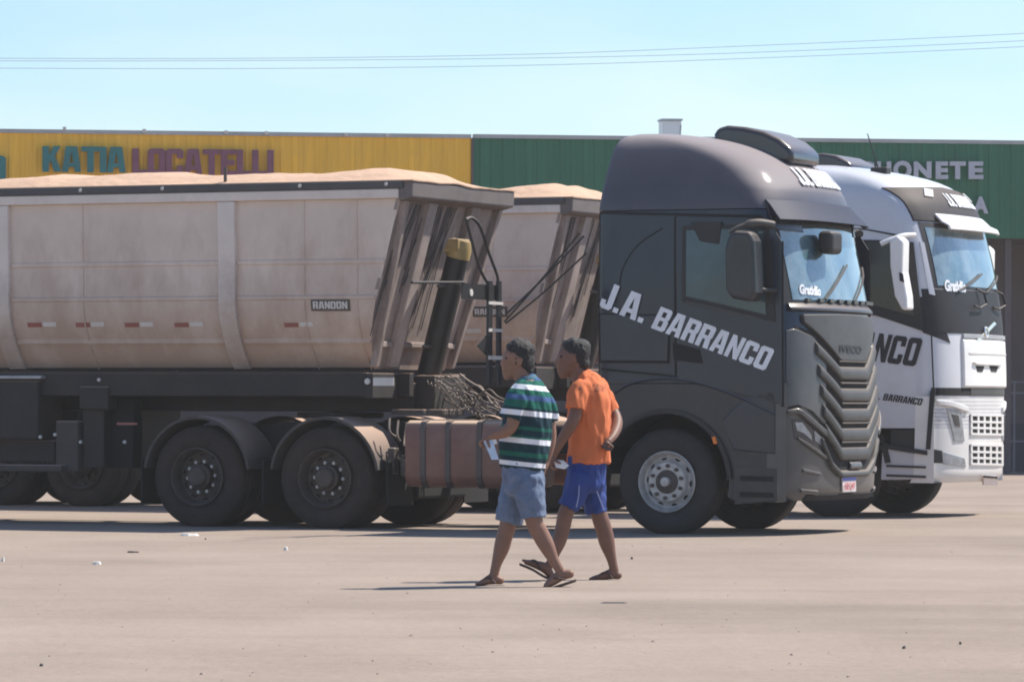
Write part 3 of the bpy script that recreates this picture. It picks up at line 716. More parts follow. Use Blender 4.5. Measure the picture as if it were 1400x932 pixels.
# ------------------------------------------------------------------ charcoal tractor
def bar_front(cab, pts, hgt, off, thick, n=40):
    """a bent slat across the front: pts are (v, z) of its centre line"""
    L = resample([(v, z, 0) for v, z in pts], n)
    G = [[Vector((cab.fu(q.x, q.y + dz), q.x, q.y + dz)) for dz in (-hgt / 2, -hgt / 6, hgt / 6, hgt / 2)] for q in L]
    return MB().grid(G, lambda i, j: off + (0.008, 0.018, 0.014, -0.012)[j], thick, OUT_F)
def charcoal_truck():
    F = FA
    rows = [(0.30, 1.40, 1.24, -0.76, 0.42), (0.45, 1.50, 1.25, -0.76, 0.44), (1.2, 1.53, 1.25, -0.76, 0.45), (1.8, 1.49, 1.25, -0.76, 0.45), (2.3, 1.42, 1.25, -0.76, 0.45), (2.95, 1.29, 1.24, -0.76, 0.45), (3.2, 1.25, 1.235, -0.76, 0.46),
            (3.4, 1.20, 1.20, -0.745, 0.50), (3.58, 1.08, 1.15, -0.72, 0.55), (3.72, 0.92, 1.10, -0.70, 0.58), (3.84, 0.68, 1.04, -0.685, 0.6), (3.92, 0.42, 0.97, -0.66, 0.6), (3.97, 0.15, 0.88, -0.62, 0.55), (4.0, -0.10, 0.74, -0.55, 0.3)]
    cab = Cab(F, rows)
    root = thing('tractor_truck', 'charcoal grey tractor truck with tall sleeper cab and white slanted door lettering', 'truck', F.world(-1.5, 0, 0), -F.yaw, (-1.5, 0, 0))
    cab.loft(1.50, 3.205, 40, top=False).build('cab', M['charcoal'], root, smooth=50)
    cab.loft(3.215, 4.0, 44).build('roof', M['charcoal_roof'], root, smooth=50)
    wz = lambda z: -cab.at(z)[1]
    # lower sides with the wheel arch cut out
    poly = [(-0.76, 1.497), (-0.76, 0.86)] + arc(0, 0.53, 0.67, 152, -14, 26) + [(0.72, 0.335), (1.165, 0.325), (1.165, 1.497)]
    def lower(): return MB().prism(poly, -1.247, -0.98)
    both(lower, 'lower_side_panel', M['charcoal_dull'], root, bevel=0.015)
    def skirt(): return MB().prism([(0.72, 0.84)] + [(0.655, 0.99), (0.60, 1.13), (0.78, 1.30), (1.0, 1.40), (1.16, 1.42), (1.16, 0.80)], -1.262, -1.20)
    both(skirt, 'flank_panel', M['charcoal'], root, bevel=0.012)
    def lip(): return MB().prism(arc(0, 0.53, 0.71, 158, 2, 26) + arc(0, 0.53, 0.665, 2, 158, 26), -1.285, -1.20)
    both(lip, 'wheel_arch', M['black'], root, smooth=40)
    def liner(): return MB().prism(arc(0, 0.53, 0.69, 175, 5, 20) + arc(0, 0.53, 0.665, 5, 175, 20), -1.20, -0.62)
    both(liner, 'arch_liner', M['gap'], root)
    MB().box(-0.70, -0.60, 0.55, 1.20, 0.60, 1.497).build('engine_block', M['gap'], root)
    MB().box(0.72, -0.975, 0.42, 1.21, 0.975, 1.497).build('front_structure', M['gap'], root)
    cab.loft(0.34, 1.497, 26, rear=1.205).build('bumper', M['bumper_grey'], root, smooth=50, bevel=0.01)
    for sgn in (-1, 1): make_wheel('front', root, 0, sgn * 1.075, sgn > 0)
    MB().lathe([(0.07, -0.95), (0.07, 0.95)], 12, (0, 0, 0.5)).build('front_axle', M['chassis'], root, smooth=40)
    # steps and side markers
    def step(): return MB().prism([F.side(x, y) for x, y in ((1003, 637), (1062, 640), (1062, 685), (1004, 690))], -1.256, -1.24)
    both(step, 'step_panel', M['charcoal_dull'], root, bevel=0.008)
    for y in (650, 672):
        both(lambda: side_plate(F, [(1012, y), (1058, y + 1)], [(1012, y + 7), (1058, y + 8)], 0.010, 0.015, 4), 'step_slot', M['gap'], root)
    both(lambda: side_plate(F, [(975, 597), (980, 596)], [(978, 607), (983, 606)], 0.05, 0.03, 4), 'side_marker', M['amber'], root, bevel=0.004)
    # door, with seams laid on as dark strips
    both(lambda: side_plate(F, [(924, 297), (1050, 300), (1069, 330)], [(926, 519), (1040, 545), (1070, 553)], 0.012, 0.014, 14, wf=wz), 'door', M['charcoal'], root, bevel=0.006)
    both(lambda: side_plate(F, [(921.0, 296), (924.6, 296)], [(922.5, 520), (926.2, 520)], 0.002, 0.004, 4, wf=wz), 'door_seam', M['gap'], root)
    both(lambda: side_plate(F, [(1067, 330), (1071, 330)], [(1068, 556), (1072, 556)], 0.003, 0.004, 4, wf=wz), 'door_seam', M['gap'], root)
    both(lambda: side_plate(F, [(820, 289), (1044, 294)], [(820, 292.5), (1044, 298)], 0.004, 0.006, 12, wf=wz), 'roof_seam', M['gap'], root)
    wd = [(933, 309), (1000, 307), (1052, 312)]; wb = [(933, 412), (985, 423), (1062, 441)]
    fr = both(lambda: side_plate(F, wd, wb, 0.020, 0.012, 10, wf=wz), 'window_frame', M['black'], root, bevel=0.004)
    for k, f in enumerate(fr):
        g = side_plate(F, [(939, 315), (1000, 313), (1044, 316)], [(939, 405), (985, 415), (1048, 430)], 0.024, 0.006, 10, wf=wz)
        if k: g.mirror_v()
        g.build('window_glass', M['sideglass'], f)
    both(lambda: side_plate(F, [(945, 304), (988, 303)], [(958, 330), (984, 334)], 0.034, 0.008, 8, wf=wz), 'window_dark_patch', M['black'], root, bevel=0.004)  # added dark patch standing in for the far mirror seen through the glass
    both(lambda: side_plate(F, [(940, 411), (985, 421), (1048, 436)], [(940, 414), (985, 425), (1048, 439)], 0.03, 0.012, 8, wf=wz), 'window_sill', M['grille_grey'], root, bevel=0.003)
    both(lambda: side_plate(F, [(920, 468), (958, 478)], [(922, 492), (962, 497)], 0.016, 0.006, 6, wf=wz), 'door_handle_recess', M['gap'], root)
    # blanked sleeper window and locker door
    ptsA = [(846, 395), (852, 365), (872, 335), (905, 312)]
    b = MB(); b.tube(smoothline([(F.side(x, y)[0], wz(F.side(x, y)[1]) - 0.002, F.side(x, y)[1]) for x, y in ptsA]), 0.006, 6)
    b.build('sleeper_panel_seam', M['gap'], root)
    hat = [(821, 430), (915, 432)], [(822, 493), (913, 494)]
    both(lambda: side_plate(F, [(819, 428), (917, 430)], [(820, 496), (916, 497)], 0.004, 0.006, 6, wf=wz), 'locker_seal', M['gap'], root)
    both(lambda: side_plate(F, hat[0], hat[1], 0.014, 0.012, 6, wf=wz), 'locker_door', M['charcoal'], root, bevel=0.008)
    both(lambda: side_plate(F, [(822, 503), (917, 512), (1064, 548)], [(822, 506), (917, 515), (1064, 551)], 0.008, 0.01, 12, wf=wz), 'body_seam', M['gap'], root)
    ribs = [(830, 545), (860, 525), (905, 517), (950, 522), (1000, 538), (1060, 566)]
    b = MB(); b.tube(smoothline([(F.side(x, y)[0], -1.252, F.side(x, y)[1]) for x, y in ribs]), 0.016, 8); b.build('body_crease', M['charcoal'], root, smooth=60)
    side_text(F, 'J.A.', (819, 419), (59, 23), (13, -34), M['decalwhite'], root, off='block', wf=lambda z: wz(z) - 0.018)
    side_text(F, 'BARRANCO', (890, 448), (156, 59), (14, -29), M['decalwhite'], root, off='block', wf=lambda z: wz(z) - 0.018)
    # windscreen, pillars, visor
    zt = lambda v: 3.06 - 0.05 * abs(v); zb = lambda v: 2.315 + 0.0 * v
    MB().grid(cab.fgrid(-1.17, 1.17, lambda v: 2.27, lambda v: 3.10, 30, 8), 0.006, 0.01, OUT_F).build('windscreen_frame', M['black'], root, smooth=40)
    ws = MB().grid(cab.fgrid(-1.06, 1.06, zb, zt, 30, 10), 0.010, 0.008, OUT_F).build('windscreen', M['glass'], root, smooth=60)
    def visor(i, j): return (0.17, 0.125, 0.085, 0.05, 0.02)[j]
    MB().grid(cab.fgrid(-1.13, 1.13, 3.075, 3.30, 30, 5), visor, 0.03, OUT_F).build('sun_visor', M['visor'], root, smooth=50, bevel=0.006)
    both(lambda: MB().grid(cab.strip([(1046, 277), (1060, 276), (1086, 281)], [(1056, 312), (1070, 316), (1097, 318)], 8, 5), 0.02, 0.02, OUT_S), 'visor_end', M['blackgloss'], root, bevel=0.006)
    both(lambda: MB().grid(cab.strip([(1071, 287), (1095, 289)], [(1073, 296), (1099, 297)], 6, 3), 0.07, 0.03, OUT_F), 'marker_lamp', M['tape'], root, bevel=0.004)
    front_text(cab, 'J.A. BARRANCO', 'vz', ((-0.50, 3.475), (0.70, 3.475), (-0.50, 3.655), (0.70, 3.655)), 0, 0, M['decalwhite'], root, off='block', raise_=0.025)
    front_text(cab, 'Gratidão', (1090, 388), (1119, 391), (1091, 402), (1120, 405), M['decalwhite'], ws, off=0.05, raise_=0.02)
    # front-view mirror under the visor
    q = cab.hit(1117, 330)
    mm = MB(); mm.box(q.x + 0.06, q.y - 0.16, q.z - 0.13, q.x + 0.22, q.y + 0.16, q.z + 0.10); mm.build('kerb_mirror', M['black'], root, bevel=0.05, seg=3)
    # roof hatch fairing
    prof = [F.side(x, y, -0.3) for x, y in ((980, 184), (984, 176), (998, 172), (1022, 174), (1048, 180), (1070, 190), (1086, 203), (1088, 210))]
    zmin = min(z for u, z in prof)
    fa = MB().prism([(prof[0][0], zmin - 0.1)] + prof + [(prof[-1][0], zmin - 0.1)], -0.40, 0.40)
    fa.build('roof_fairing', M['blackgloss'], root, bevel=0.05, seg=3, smooth=40)
    # mirror
    hz = [F.side(x, y, -1.47) for x, y in ((1003, 322), (1012, 316), (1032, 317), (1038, 330), (1041, 400), (1034, 413), (1006, 408), (999, 396), (998, 340))]
    both(lambda: MB().prism(hz, -1.62, -1.38), 'mirror', M['charcoal_dull'], root, bevel=0.04, seg=3)
    tb = [F.side(x, y, -1.5) for x, y in ((1000, 319), (1012, 310), (1030, 304), (1044, 306))]
    both(lambda: MB().tube(smoothline([(tb[0][0], -1.55, tb[0][1]), (tb[1][0], -1.5, tb[1][1]), (tb[2][0], -1.4, tb[2][1]), (tb[3][0], -1.24, tb[3][1])]), [0.022] * 9 + [0.04] * 10, 8), 'mirror_arm', M['grille_grey'], root, smooth=60)
    both(lambda: MB().tube(smoothline([(hz[3][0] - 0.05, -1.5, 2.42), (hz[3][0] + 0.05, -1.35, 2.40), (hz[3][0] + 0.1, -1.24, 2.40)]), 0.025, 8), 'mirror_arm', M['black'], root, smooth=60)
    # front: badge panel, grille, lamps
    V = lambda c, wide, dz: [(-wide, c + dz), (-0.38, c), (0.38, c), (wide, c + dz)]
    MB().grid(cab.fgrid(-0.84, 0.84, lambda v: 0.60 + 0.30 * max(0, abs(v) - 0.40) / 0.4, lambda v: 1.80 + 0.26 * max(0, abs(v) - 0.38) / 0.42, 34, 10), 0.004, 0.01, OUT_F).build('grille_mesh', M['gap'], root)
    for k, (z, wv) in enumerate(((1.60, 0.83), (1.385, 0.82), (1.185, 0.80), (0.99, 0.78), (0.80, 0.74))):
        bar_front(cab, V(z, wv, 0.25), 0.13, 0.026, 0.05).build('grille_slat', M['grille_grey'], root, bevel=0.012, smooth=30)
        bar_front(cab, [(-0.40, z + 0.115), (0.40, z + 0.115)], 0.022, 0.02, 0.03, 10).build('grille_bar', M['grille_grey'], root, bevel=0.004)
    bar_front(cab, [(-0.8, 0.93), (-0.60, 0.70), (-0.38, 0.60), (0.38, 0.60), (0.60, 0.70), (0.8, 0.93)], 0.07, 0.03, 0.05).build('lower_grille_lip', M['grille_grey'], root, bevel=0.012, smooth=30)
    bar_front(cab, [(-0.16, 0.685), (0.16, 0.685)], 0.08, 0.025, 0.03, 8).build('tow_cover', M['bumper_grey'], root, bevel=0.01)
    MB().grid(cab.fgrid(-0.98, 0.98, lambda v: 1.72 + 0.30 * max(0, abs(v) - 0.36) / 0.5, lambda v: 2.19 - 0.02 * abs(v), 34, 8), 0.035, 0.05, OUT_F).build('badge_panel', M['grille_grey'], root, bevel=0.012, smooth=30)
    MB().grid(cab.fgrid(-1.12, 1.12, 2.205, 2.285, 34, 4), lambda i, j: (0.05, 0.05, 0.03, 0.015)[j], 0.03, OUT_F).build('scuttle_panel', M['charcoal_dull'], root, bevel=0.008, smooth=30)
    front_text(cab, 'IVECO', (1143, 471), (1173, 473), (1143, 481), (1173, 483), M['black'], root, off=0.04, raise_=0.045, name='badge_letters')
    for sgn in (-1, 1):
        def hl(top, bot, off, th, n=10):
            g = MB().grid(cab.strip(top, bot, n, 4), off, th, (0.6, -0.8, 0))
            return g.mirror_v() if sgn > 0 else g
        hl([(1074, 452), (1086, 449), (1111, 460), (1124, 479), (1129, 500)], [(1074, 557), (1090, 553), (1110, 562), (1122, 575), (1128, 582)], 0.010, 0.02, 16).build('corner_panel', M['bumper_grey'], root, bevel=0.006, smooth=40)
        hl([(1074, 561), (1090, 557), (1126, 588)], [(1076, 566), (1090, 565), (1126, 597)], 0.05, 0.06).build('headlight_brow', M['bumper_grey'], root, bevel=0.012, smooth=40)
        lamp = hl([(1082, 573), (1100, 574), (1127, 600)], [(1086, 600), (1104, 608), (1128, 626)], 0.006, 0.012).build('headlight', M['blackgloss'], root, bevel=0.003)
        hl([(1086, 577), (1096, 577), (1108, 594)], [(1089, 588), (1098, 592), (1109, 602)], 0.014, 0.01).build('lens', M['lens'], lamp, bevel=0.002)
        hl([(1112, 588), (1125, 600)], [(1113, 602), (1126, 612)], 0.014, 0.01, 6).build('lens', M['lens'], lamp, bevel=0.002)
        hl([(1089, 597), (1104, 606), (1128, 622)], [(1090, 601), (1104, 611), (1128, 628)], 0.03, 0.035).build('lamp_trim', M['bumper_grey'], root, bevel=0.008, smooth=40)
        hl([(1078, 556), (1100, 552), (1130, 582)], [(1078, 559), (1100, 556), (1129, 587)], 0.004, 0.006, 14).build('bumper_seam', M['gap'], root)
        hl([(1097, 640), (1122, 646)], [(1096, 645), (1121, 650)], 0.02, 0.03, 6).build('bumper_ridge', M['bumper_grey'], root, bevel=0.01)
        hl([(1094, 668), (1118, 670)], [(1093, 673), (1117, 676)], 0.02, 0.03, 6).build('bumper_ridge', M['bumper_grey'], root, bevel=0.01)
        hl([(1086, 445), (1112, 455), (1126, 474), (1136, 492)], [(1086, 449), (1110, 459), (1123, 477), (1133, 496)], 0.006, 0.01, 14).build('panel_seam', M['gap'], root)
    MB().grid(cab.fgrid(-0.95, 1.0, 0.345, 0.40, 20, 3), 0.012, 0.02, OUT_F).build('lower_bumper_slot', M['gap'], root)
    pl = MB().grid(cab.strip([(1149.5, 653), (1167.5, 652)], [(1150, 672), (1168, 671)], 4, 3), 0.02, 0.012, OUT_F).build('number_plate', M['platewhite'], root)
    MB().grid(cab.strip([(1149.5, 652.5), (1167.5, 651.5)], [(1149.7, 657), (1167.6, 656)], 4, 3), 0.023, 0.01, OUT_F).build('plate_band', M['blue'], pl)
    front_text(cab, 'IZC47', (1152, 660), (1166, 659), (1152, 669), (1166, 668), M['platered'], pl, off=0.02, raise_=0.028, name='plate_letters')
    # wipers
    for v0 in (-0.55, 0.25):
        MB().tube([Vector((cab.fu(v0 + t * 0.75, 2.33 + 0.36 * t) + 0.03, v0 + t * 0.75, 2.33 + 0.36 * t)) for t in (0, 0.25, 0.5, 0.75, 1)], 0.012, 6).build('wiper', M['black'], root)
    b = MB()
    for k in range(9):
        v = -0.9 + 0.22 * k; b.box(cab.fu(v, 2.32) + 0.012, v, 2.30, cab.fu(v, 2.32) + 0.04, v + 0.11, 2.335)
    b.build('wiper_linkage', M['charcoal_dull'], root)['kind'] = 'stuff'
    # behind the cab
    tractor_rear(F, root, -3.79, -5.28, M['fender'])
    t0, t1 = F.side(553, 578)[0], F.side(690, 590)[0] + 0.25
    tp = [(-1.23, 0.50), (-1.25, 0.56), (-1.25, 1.02), (-1.22, 1.09), (-1.15, 1.115), (-0.62, 1.115), (-0.56, 1.06), (-0.56, 0.50), (-0.62, 0.44), (-1.17, 0.44)]
    tank = MB().prism_x(tp, t0, t1).build('fuel_tank', M['tank'], root, bevel=0.02, seg=3, smooth=40)
    for px in (578, 612, 655):
        u = F.side(px, 600)[0]
        MB().prism_x([(a * 1.0 - (0.012 if a < -0.9 else -0.012), z + (0.012 if z > 0.8 else -0.012)) for a, z in tp], u - 0.03, u + 0.03).build('tank_strap', M['strap'], tank, bevel=0.004)
    MB().lathe([(0.02, 0.0), (0.06, 0.0), (0.06, 0.05)], 14, (0, 0, 0)).build('filler_cap', M['black'], tank).data.transform(Matrix.Translation((F.side(672, 570)[0] + 1.5, -1.0, 1.165)) @ Matrix.Rotation(R(90), 4, 'X') @ Matrix.Translation((-1.5, 0, 0)))
    MB().prism_x(tp, t0 + 0.25, t1 - 0.2).mirror_v().build('fuel_tank', M['tank'], root, bevel=0.02)
    # clutter between the tank and the rear mudguard
    for k in range(5):
        a = F.side(518 + 6 * k, 572 + 3 * k); c2 = F.side(528 + 5 * k, 598 + 6 * k)
        MB().tube(smoothline([(a[0], -1.0 + 0.1 * k, a[1]), ((a[0] + c2[0]) / 2, -1.08 + 0.08 * k, (a[1] + c2[1]) / 2 - 0.04), (c2[0], -1.0, c2[1])], 5), 0.013, 6).build('air_pipe', M['hose'], root)
    for x0, y0, x1, y1, v in ((522, 612, 531, 648, -1.12), (535, 622, 541, 650, -1.05), (543, 628, 551, 652, -1.15)):
        a, c2 = F.side(x0, y0), F.side(x1, y1)
        MB().box(min(a[0], c2[0]), v, c2[1], max(a[0], c2[0]), v + 0.12, a[1]).build('valve_bracket', M['hose'], root, bevel=0.012)
    for x0, y0, x1, y1 in ((536, 562, 580, 566), (583, 562, 606, 568)):
        a, c2 = F.side(x0, y0, -0.6), F.side(x1, y1, -0.6)
        MB().box(a[0], -0.62, c2[1], c2[0], -0.1, a[1] + 0.02).build('catwalk_plate', M['fender'], root, bevel=0.01)
    for k in range(17):                              # springy air and electric lines
        rnd = random.Random(40 + k)
        sx, sy = 588 + rnd.uniform(-6, 40), 516 + rnd.uniform(-4, 16); ex, ey = 676 + rnd.uniform(-14, 30), 566 + rnd.uniform(-26, 14)
        v0, v1 = rnd.uniform(-0.7, 0.0), rnd.uniform(-0.7, 0.2)
        pts = []
        for t in (0, 0.17, 0.33, 0.5, 0.67, 0.83, 1):
            x, y = lerp(sx, ex, t) + rnd.uniform(-2, 2), lerp(sy, ey, t) + rnd.uniform(-2.5, 2.5) + 12 * math.sin(math.pi * t) * rnd.uniform(-0.6, 1.0); v = lerp(v0, v1, t)
            u, z = F.side(x, y, v); pts.append((u, v, z))
        L = smoothline(pts, 6)
        if k in (1, 5, 9):
            L2 = [q + Vector((0, math.cos(i * 1.1), math.sin(i * 1.1))) * 0.015 for i, q in enumerate(resample(L, 100))]
            MB().tube(L2, 0.006, 5).build('coiled_hose', M['hose'], root)
        else: MB().tube(L, rnd.choice((0.007, 0.009, 0.012)), 6).build('air_hose', M['hose'], root)
    # hose stand with white tapes behind the cab
    uq = -1.55
    H = lambda x, y: F.front(x, y, uq)
    for x0, x1, y0, y1 in ((665, 669.5, 384, 492), (678, 682, 384, 492)):
        a, c2 = H(x0, y0), H(x1, y1)
        MB().box(uq, a[0], c2[1] - 0.25, uq + 0.03, c2[0], a[1]).build('stand_post', M['black'], root)
    for y0, y1 in ((412, 417), (449, 454), (486, 492)):
        a, c2 = H(664, y0), H(683, y1)
        MB().box(uq + 0.031, a[0], c2[1], uq + 0.04, c2[0], a[1]).build('white_tape', M['tape'], root)
    a, c2 = H(632, 387), H(683, 411)
    stand = MB().box(uq - 0.012, a[0], c2[1], uq - 0.001, c2[0], a[1]).build('stand_plate', M['black'], root)
    for x in (644, 668):
        q = H(x, 400); MB().lathe([(0.001, 0), (0.035, 0), (0.035, 0.01)], 14).build('plate_lamp', M['tape'], stand).data.transform(Matrix.Translation((uq + 1.5 + 0.008, q[0], q[1])) @ Matrix.Rotation(R(90), 4, 'Z') @ Matrix.Translation((-1.5, 0, 0)))
    for line in ([(637, 300), (645, 298), (656, 310), (668, 345), (680, 378), (680, 392)], [(637, 300), (645, 330), (655, 365), (667, 388)]):
        MB().tube(smoothline([(uq, *H(x, y)) for x, y in line], 5), 0.016, 6).build('hose_hoop', M['black'], root, smooth=60)
    a, c2 = H(563, 386), H(634, 386)
    MB().tube([(uq, a[0], a[1]), (uq, c2[0], c2[1])], 0.016, 6).build('stand_rod', M['black'], root)
    a = [H(x, y) for x, y in ((651, 472), (664, 458), (664, 486))]
    MB().prism_x(a, uq, uq + 0.01).build('stand_gusset', M['black'], root)
    return root, cab
truckA, cabA = charcoal_truck()

# ------------------------------------------------------------------ white tractor
def white_truck():
    F = FB
    rows = [(0.38, 1.345, 1.24, -0.9, 0.42), (0.5, 1.425, 1.25, -0.9, 0.44), (1.4, 1.445, 1.25, -0.9, 0.44), (2.1, 1.425, 1.25, -0.9, 0.44), (2.6, 1.365, 1.25, -0.9, 0.45), (3.3, 1.205, 1.24, -0.9, 0.45), (3.58, 1.09, 1.22, -0.9, 0.46), (3.72, 0.98, 1.19, -0.89, 0.52), (3.82, 0.85, 1.14, -0.88, 0.55), (3.91, 0.64, 1.07, -0.86, 0.58), (3.98, 0.35, 0.98, -0.83, 0.58), (4.03, 0.06, 0.84, -0.78, 0.5), (4.06, -0.15, 0.65, -0.7, 0.4)]
    cab = Cab(F, rows)
    root = thing('tractor_truck', 'white and pale grey tractor truck standing behind the charcoal truck, black lettering on its door', 'truck', F.world(-1.5, 0, 0), -F.yaw, (-1.5, 0, 0))
    cab.loft(1.02, 4.06, 70).build('cab', M['whitebody'], root, smooth=50)
    wz = lambda z: -cab.at(z)[1]
    poly = [(-0.9, 1.017), (-0.9, 0.86)] + arc(0, 0.53, 0.67, 150, 40, 20) + [(0.62, 1.017)]
    MB().box(-0.85, -1.2, 0.80, -0.62, 1.2, 1.017).build('rear_sill', M['whitebody'], root)
    MB().box(-0.60, -0.60, 0.55, 1.20, 0.60, 1.017).build('engine_block', M['gap'], root)
    def lip(): return MB().prism(arc(0, 0.53, 0.72, 158, 8, 26) + arc(0, 0.53, 0.655, 8, 158, 26), -1.27, -0.75)
    both(lip, 'wheel_arch', M['black'], root, smooth=40)
    def step(): return MB().prism([(0.72, 0.47), (1.165, 0.44), (1.165, 1.0), (0.70, 1.0)], -1.235, -0.9)
    both(step, 'step_well', M['black'], root, bevel=0.01)
    st = [F.side(x, y) for x, y in ((1206, 612), (1268, 622), (1268, 655), (1204, 656))]
    both(lambda: MB().prism(st, -1.249, -1.20), 'step_panel', M['whitebody'], root, bevel=0.012)
    for y in (635, 648):
        both(lambda: side_plate(F, [(1212, y), (1266, y + 2)], [(1212, y + 3), (1266, y + 5)], 0.012, 0.012, 4), 'step_slot', M['black'], root)
    cab.loft(0.40, 1.385, 24, rear=1.16).build('bumper', M['white'], root, smooth=50, bevel=0.015)
    MB().box(0.70, -0.97, 0.47, 1.155, 0.97, 1.017).build('front_structure', M['gap'], root)
    for sgn in (-1, 1): make_wheel('front', root, 0, sgn * 1.075, sgn > 0)
    MB().lathe([(0.07, -0.95), (0.07, 0.95)], 12, (0, 0, 0.5)).build('front_axle', M['chassis'], root, smooth=40)
    # side: window, seams, lettering
    fr = both(lambda: side_plate(F, [(1120, 327), (1200, 328), (1249, 331)], [(1120, 418), (1200, 432), (1263, 453)], 0.010, 0.012, 12, wf=wz), 'window_frame', M['black'], root, bevel=0.004)
    for k, f in enumerate(fr):
        g = side_plate(F, [(1128, 333), (1200, 333), (1240, 337)], [(1128, 408), (1200, 418), (1250, 432)], 0.014, 0.006, 12, wf=wz)
        if k: g.mirror_v()
        g.build('window_glass', M['darkglass'], f)
    both(lambda: side_plate(F, [(1120, 311), (1180, 312), (1236, 322)], [(1120, 313), (1180, 314), (1236, 325)], 0.006, 0.008, 10, wf=wz), 'roof_seam', M['black'], root)
    both(lambda: side_plate(F, [(1272.5, 458), (1274.5, 458)], [(1275.5, 532), (1277.5, 532)], 0.004, 0.006, 4, wf=wz), 'door_seam', M['black'], root)
    both(lambda: side_plate(F, [(1196, 571), (1208, 606), (1268, 616)], [(1196, 590), (1206, 612), (1268, 622)], 0.02, 0.03, 10, wf=wz), 'door_lower_edge', M['black'], root)
    both(lambda: side_plate(F, [(1272, 534), (1279, 531)], [(1266, 614), (1272, 614)], 0.012, 0.02, 5, wf=wz), 'corner_gap', M['black'], root)
    side_text(F, 'J.A. BARRANCO', (1022, 472), (229, 29), (11, -38), M['decalblack'], root, off='block', wf=lambda z: wz(z) - 0.006)
    side_text(F, 'J.A. BARRANCO', (1186, 544), (73, 10), (3, -9), M['decalblack'], root, off='block', wf=lambda z: wz(z) - 0.006)
    both(lambda: MB().grid(cab.strip([(1250, 409), (1262, 405), (1276, 404)], [(1262, 455), (1282, 462), (1299, 469)], 10, 5), 0.006, 0.012, OUT_S), 'black_corner_panel', M['blackpanel'], root, smooth=40)
    # front glass and trims
    MB().grid(cab.fgrid(-1.22, 1.20, 2.10, 2.60, 34, 8), 0.010, 0.02, OUT_F).build('lower_front_panel', M['blackpanel'], root, smooth=40, bevel=0.006)
    MB().grid(cab.fgrid(-1.12, 1.12, 2.605, 3.36, 30, 8), 0.005, 0.01, OUT_F).build('windscreen_frame', M['black'], root, smooth=40)
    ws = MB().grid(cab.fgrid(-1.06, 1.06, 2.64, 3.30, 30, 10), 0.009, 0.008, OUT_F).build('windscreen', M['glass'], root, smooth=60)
    both(lambda: MB().grid(cab.strip([(1257, 330), (1263, 332)], [(1270, 402), (1278, 404)], 4, 8), 0.012, 0.02, OUT_S), 'pillar_trim', M['whitebody'], root, smooth=40)
    MB().grid(cab.fgrid(-1.16, 1.16, 3.37, lambda v: 3.80 - 0.04 * abs(v), 34, 8), 0.016, 0.03, OUT_F).build('roof_front_panel', M['blackpanel'], root, smooth=40, bevel=0.01)
    def visor(i, j): return (0.17, 0.16, 0.09, 0.06, 0.03)[j]
    MB().grid(cab.fgrid(-0.84, 1.02, 3.24, 3.46, 30, 5), visor, 0.03, OUT_F).build('sun_visor', M['white'], root, smooth=40, bevel=0.008)
    both(lambda: MB().grid(cab.strip([(1261, 260), (1273, 262)], [(1262, 270), (1274, 272)], 5, 3), 0.035, 0.02, OUT_F), 'marker_lamp', M['tape'], root, bevel=0.004)
    front_text(cab, 'J.A. BARRANCO', 'vz', ((-0.36, 3.575), (0.66, 3.575), (-0.36, 3.725), (0.66, 3.725)), 0, 0, M['decalwhite'], root, off='block', raise_=0.035)
    front_text(cab, 'Gratidão', (1289, 382), (1318, 384), (1290, 398), (1319, 400), M['decalwhite'], ws, off=0.05, raise_=0.018)
    for v0 in (-0.75, 0.10):
        MB().tube([Vector((cab.fu(v0 + t * 0.8, 2.58 + 0.22 * t) + 0.03, v0 + t * 0.8, 2.58 + 0.22 * t)) for t in (0, 0.25, 0.5, 0.75, 1)], 0.012, 6).build('wiper', M['black'], root)
    for v0 in (-0.2, 0.55):
        MB().tube([Vector((cab.fu(v0, z) + dz, v0 + dv, z)) for z, dz, dv in ((2.62, 0.02, 0), (2.58, 0.07, 0.1), (2.45, 0.08, 0.12), (2.40, 0.05, -0.05), (2.42, 0.05, -0.25))], 0.014, 6).build('wiper_linkage', M['black'], root)
    MB().grid(cab.fgrid(-0.72, 1.0, 2.045, 2.095, 24, 3), 0.03, 0.05, OUT_F).build('trim_bar', M['galv'], root, bevel=0.006)
    # slanted emblem on the black panel
    MB().grid(cab.strip([(1331, 466), (1356, 440)], [(1334, 469), (1359, 443)], 8, 3), 0.03, 0.012, OUT_F).build('emblem_bar', M['chrome'], root)
    qe = cab.hit(1345, 454); ring = [(cab.fu(qe.y + 0.055 * math.cos(t), qe.z + 0.055 * math.sin(t)) + 0.03, qe.y + 0.055 * math.cos(t), qe.z + 0.055 * math.sin(t)) for t in [i * math.pi / 8 for i in range(17)]]
    MB().tube(ring, 0.014, 6).build('emblem_ring', M['chrome'], root)
    # white upper grille panel
    MB().grid(cab.fgrid(-0.74, 1.02, 1.485, 2.035, 26, 6), 0.03, 0.06, OUT_F).build('upper_grille_panel', M['white'], root, bevel=0.02, smooth=30)
    MB().grid(cab.fgrid(-0.62, 0.95, 1.86, 1.885, 22, 3), 0.036, 0.02, OUT_F).build('panel_ridge', M['tape'], root, bevel=0.004)
    for x0, x1 in ((1330.5, 1342), (1349, 1361)):
        MB().grid(cab.strip([(x0, 500), (x1, 500.5)], [(x0 + 2.5, 508), (x1 - 2.5, 508.5)], 5, 3), 0.036, 0.02, OUT_F).build('air_slot', M['gap'], root)
    MB().grid(cab.strip([(1326, 495), (1365, 497)], [(1329, 498.5), (1363, 500)], 8, 3), 0.06, 0.04, OUT_F).build('slot_hood', M['white'], root, bevel=0.006)
    MB().grid(cab.fgrid(-1.20, 1.22, 1.39, 1.48, 34, 3), 0.004, 0.02, OUT_F).build('grille_gap', M['gap'], root)
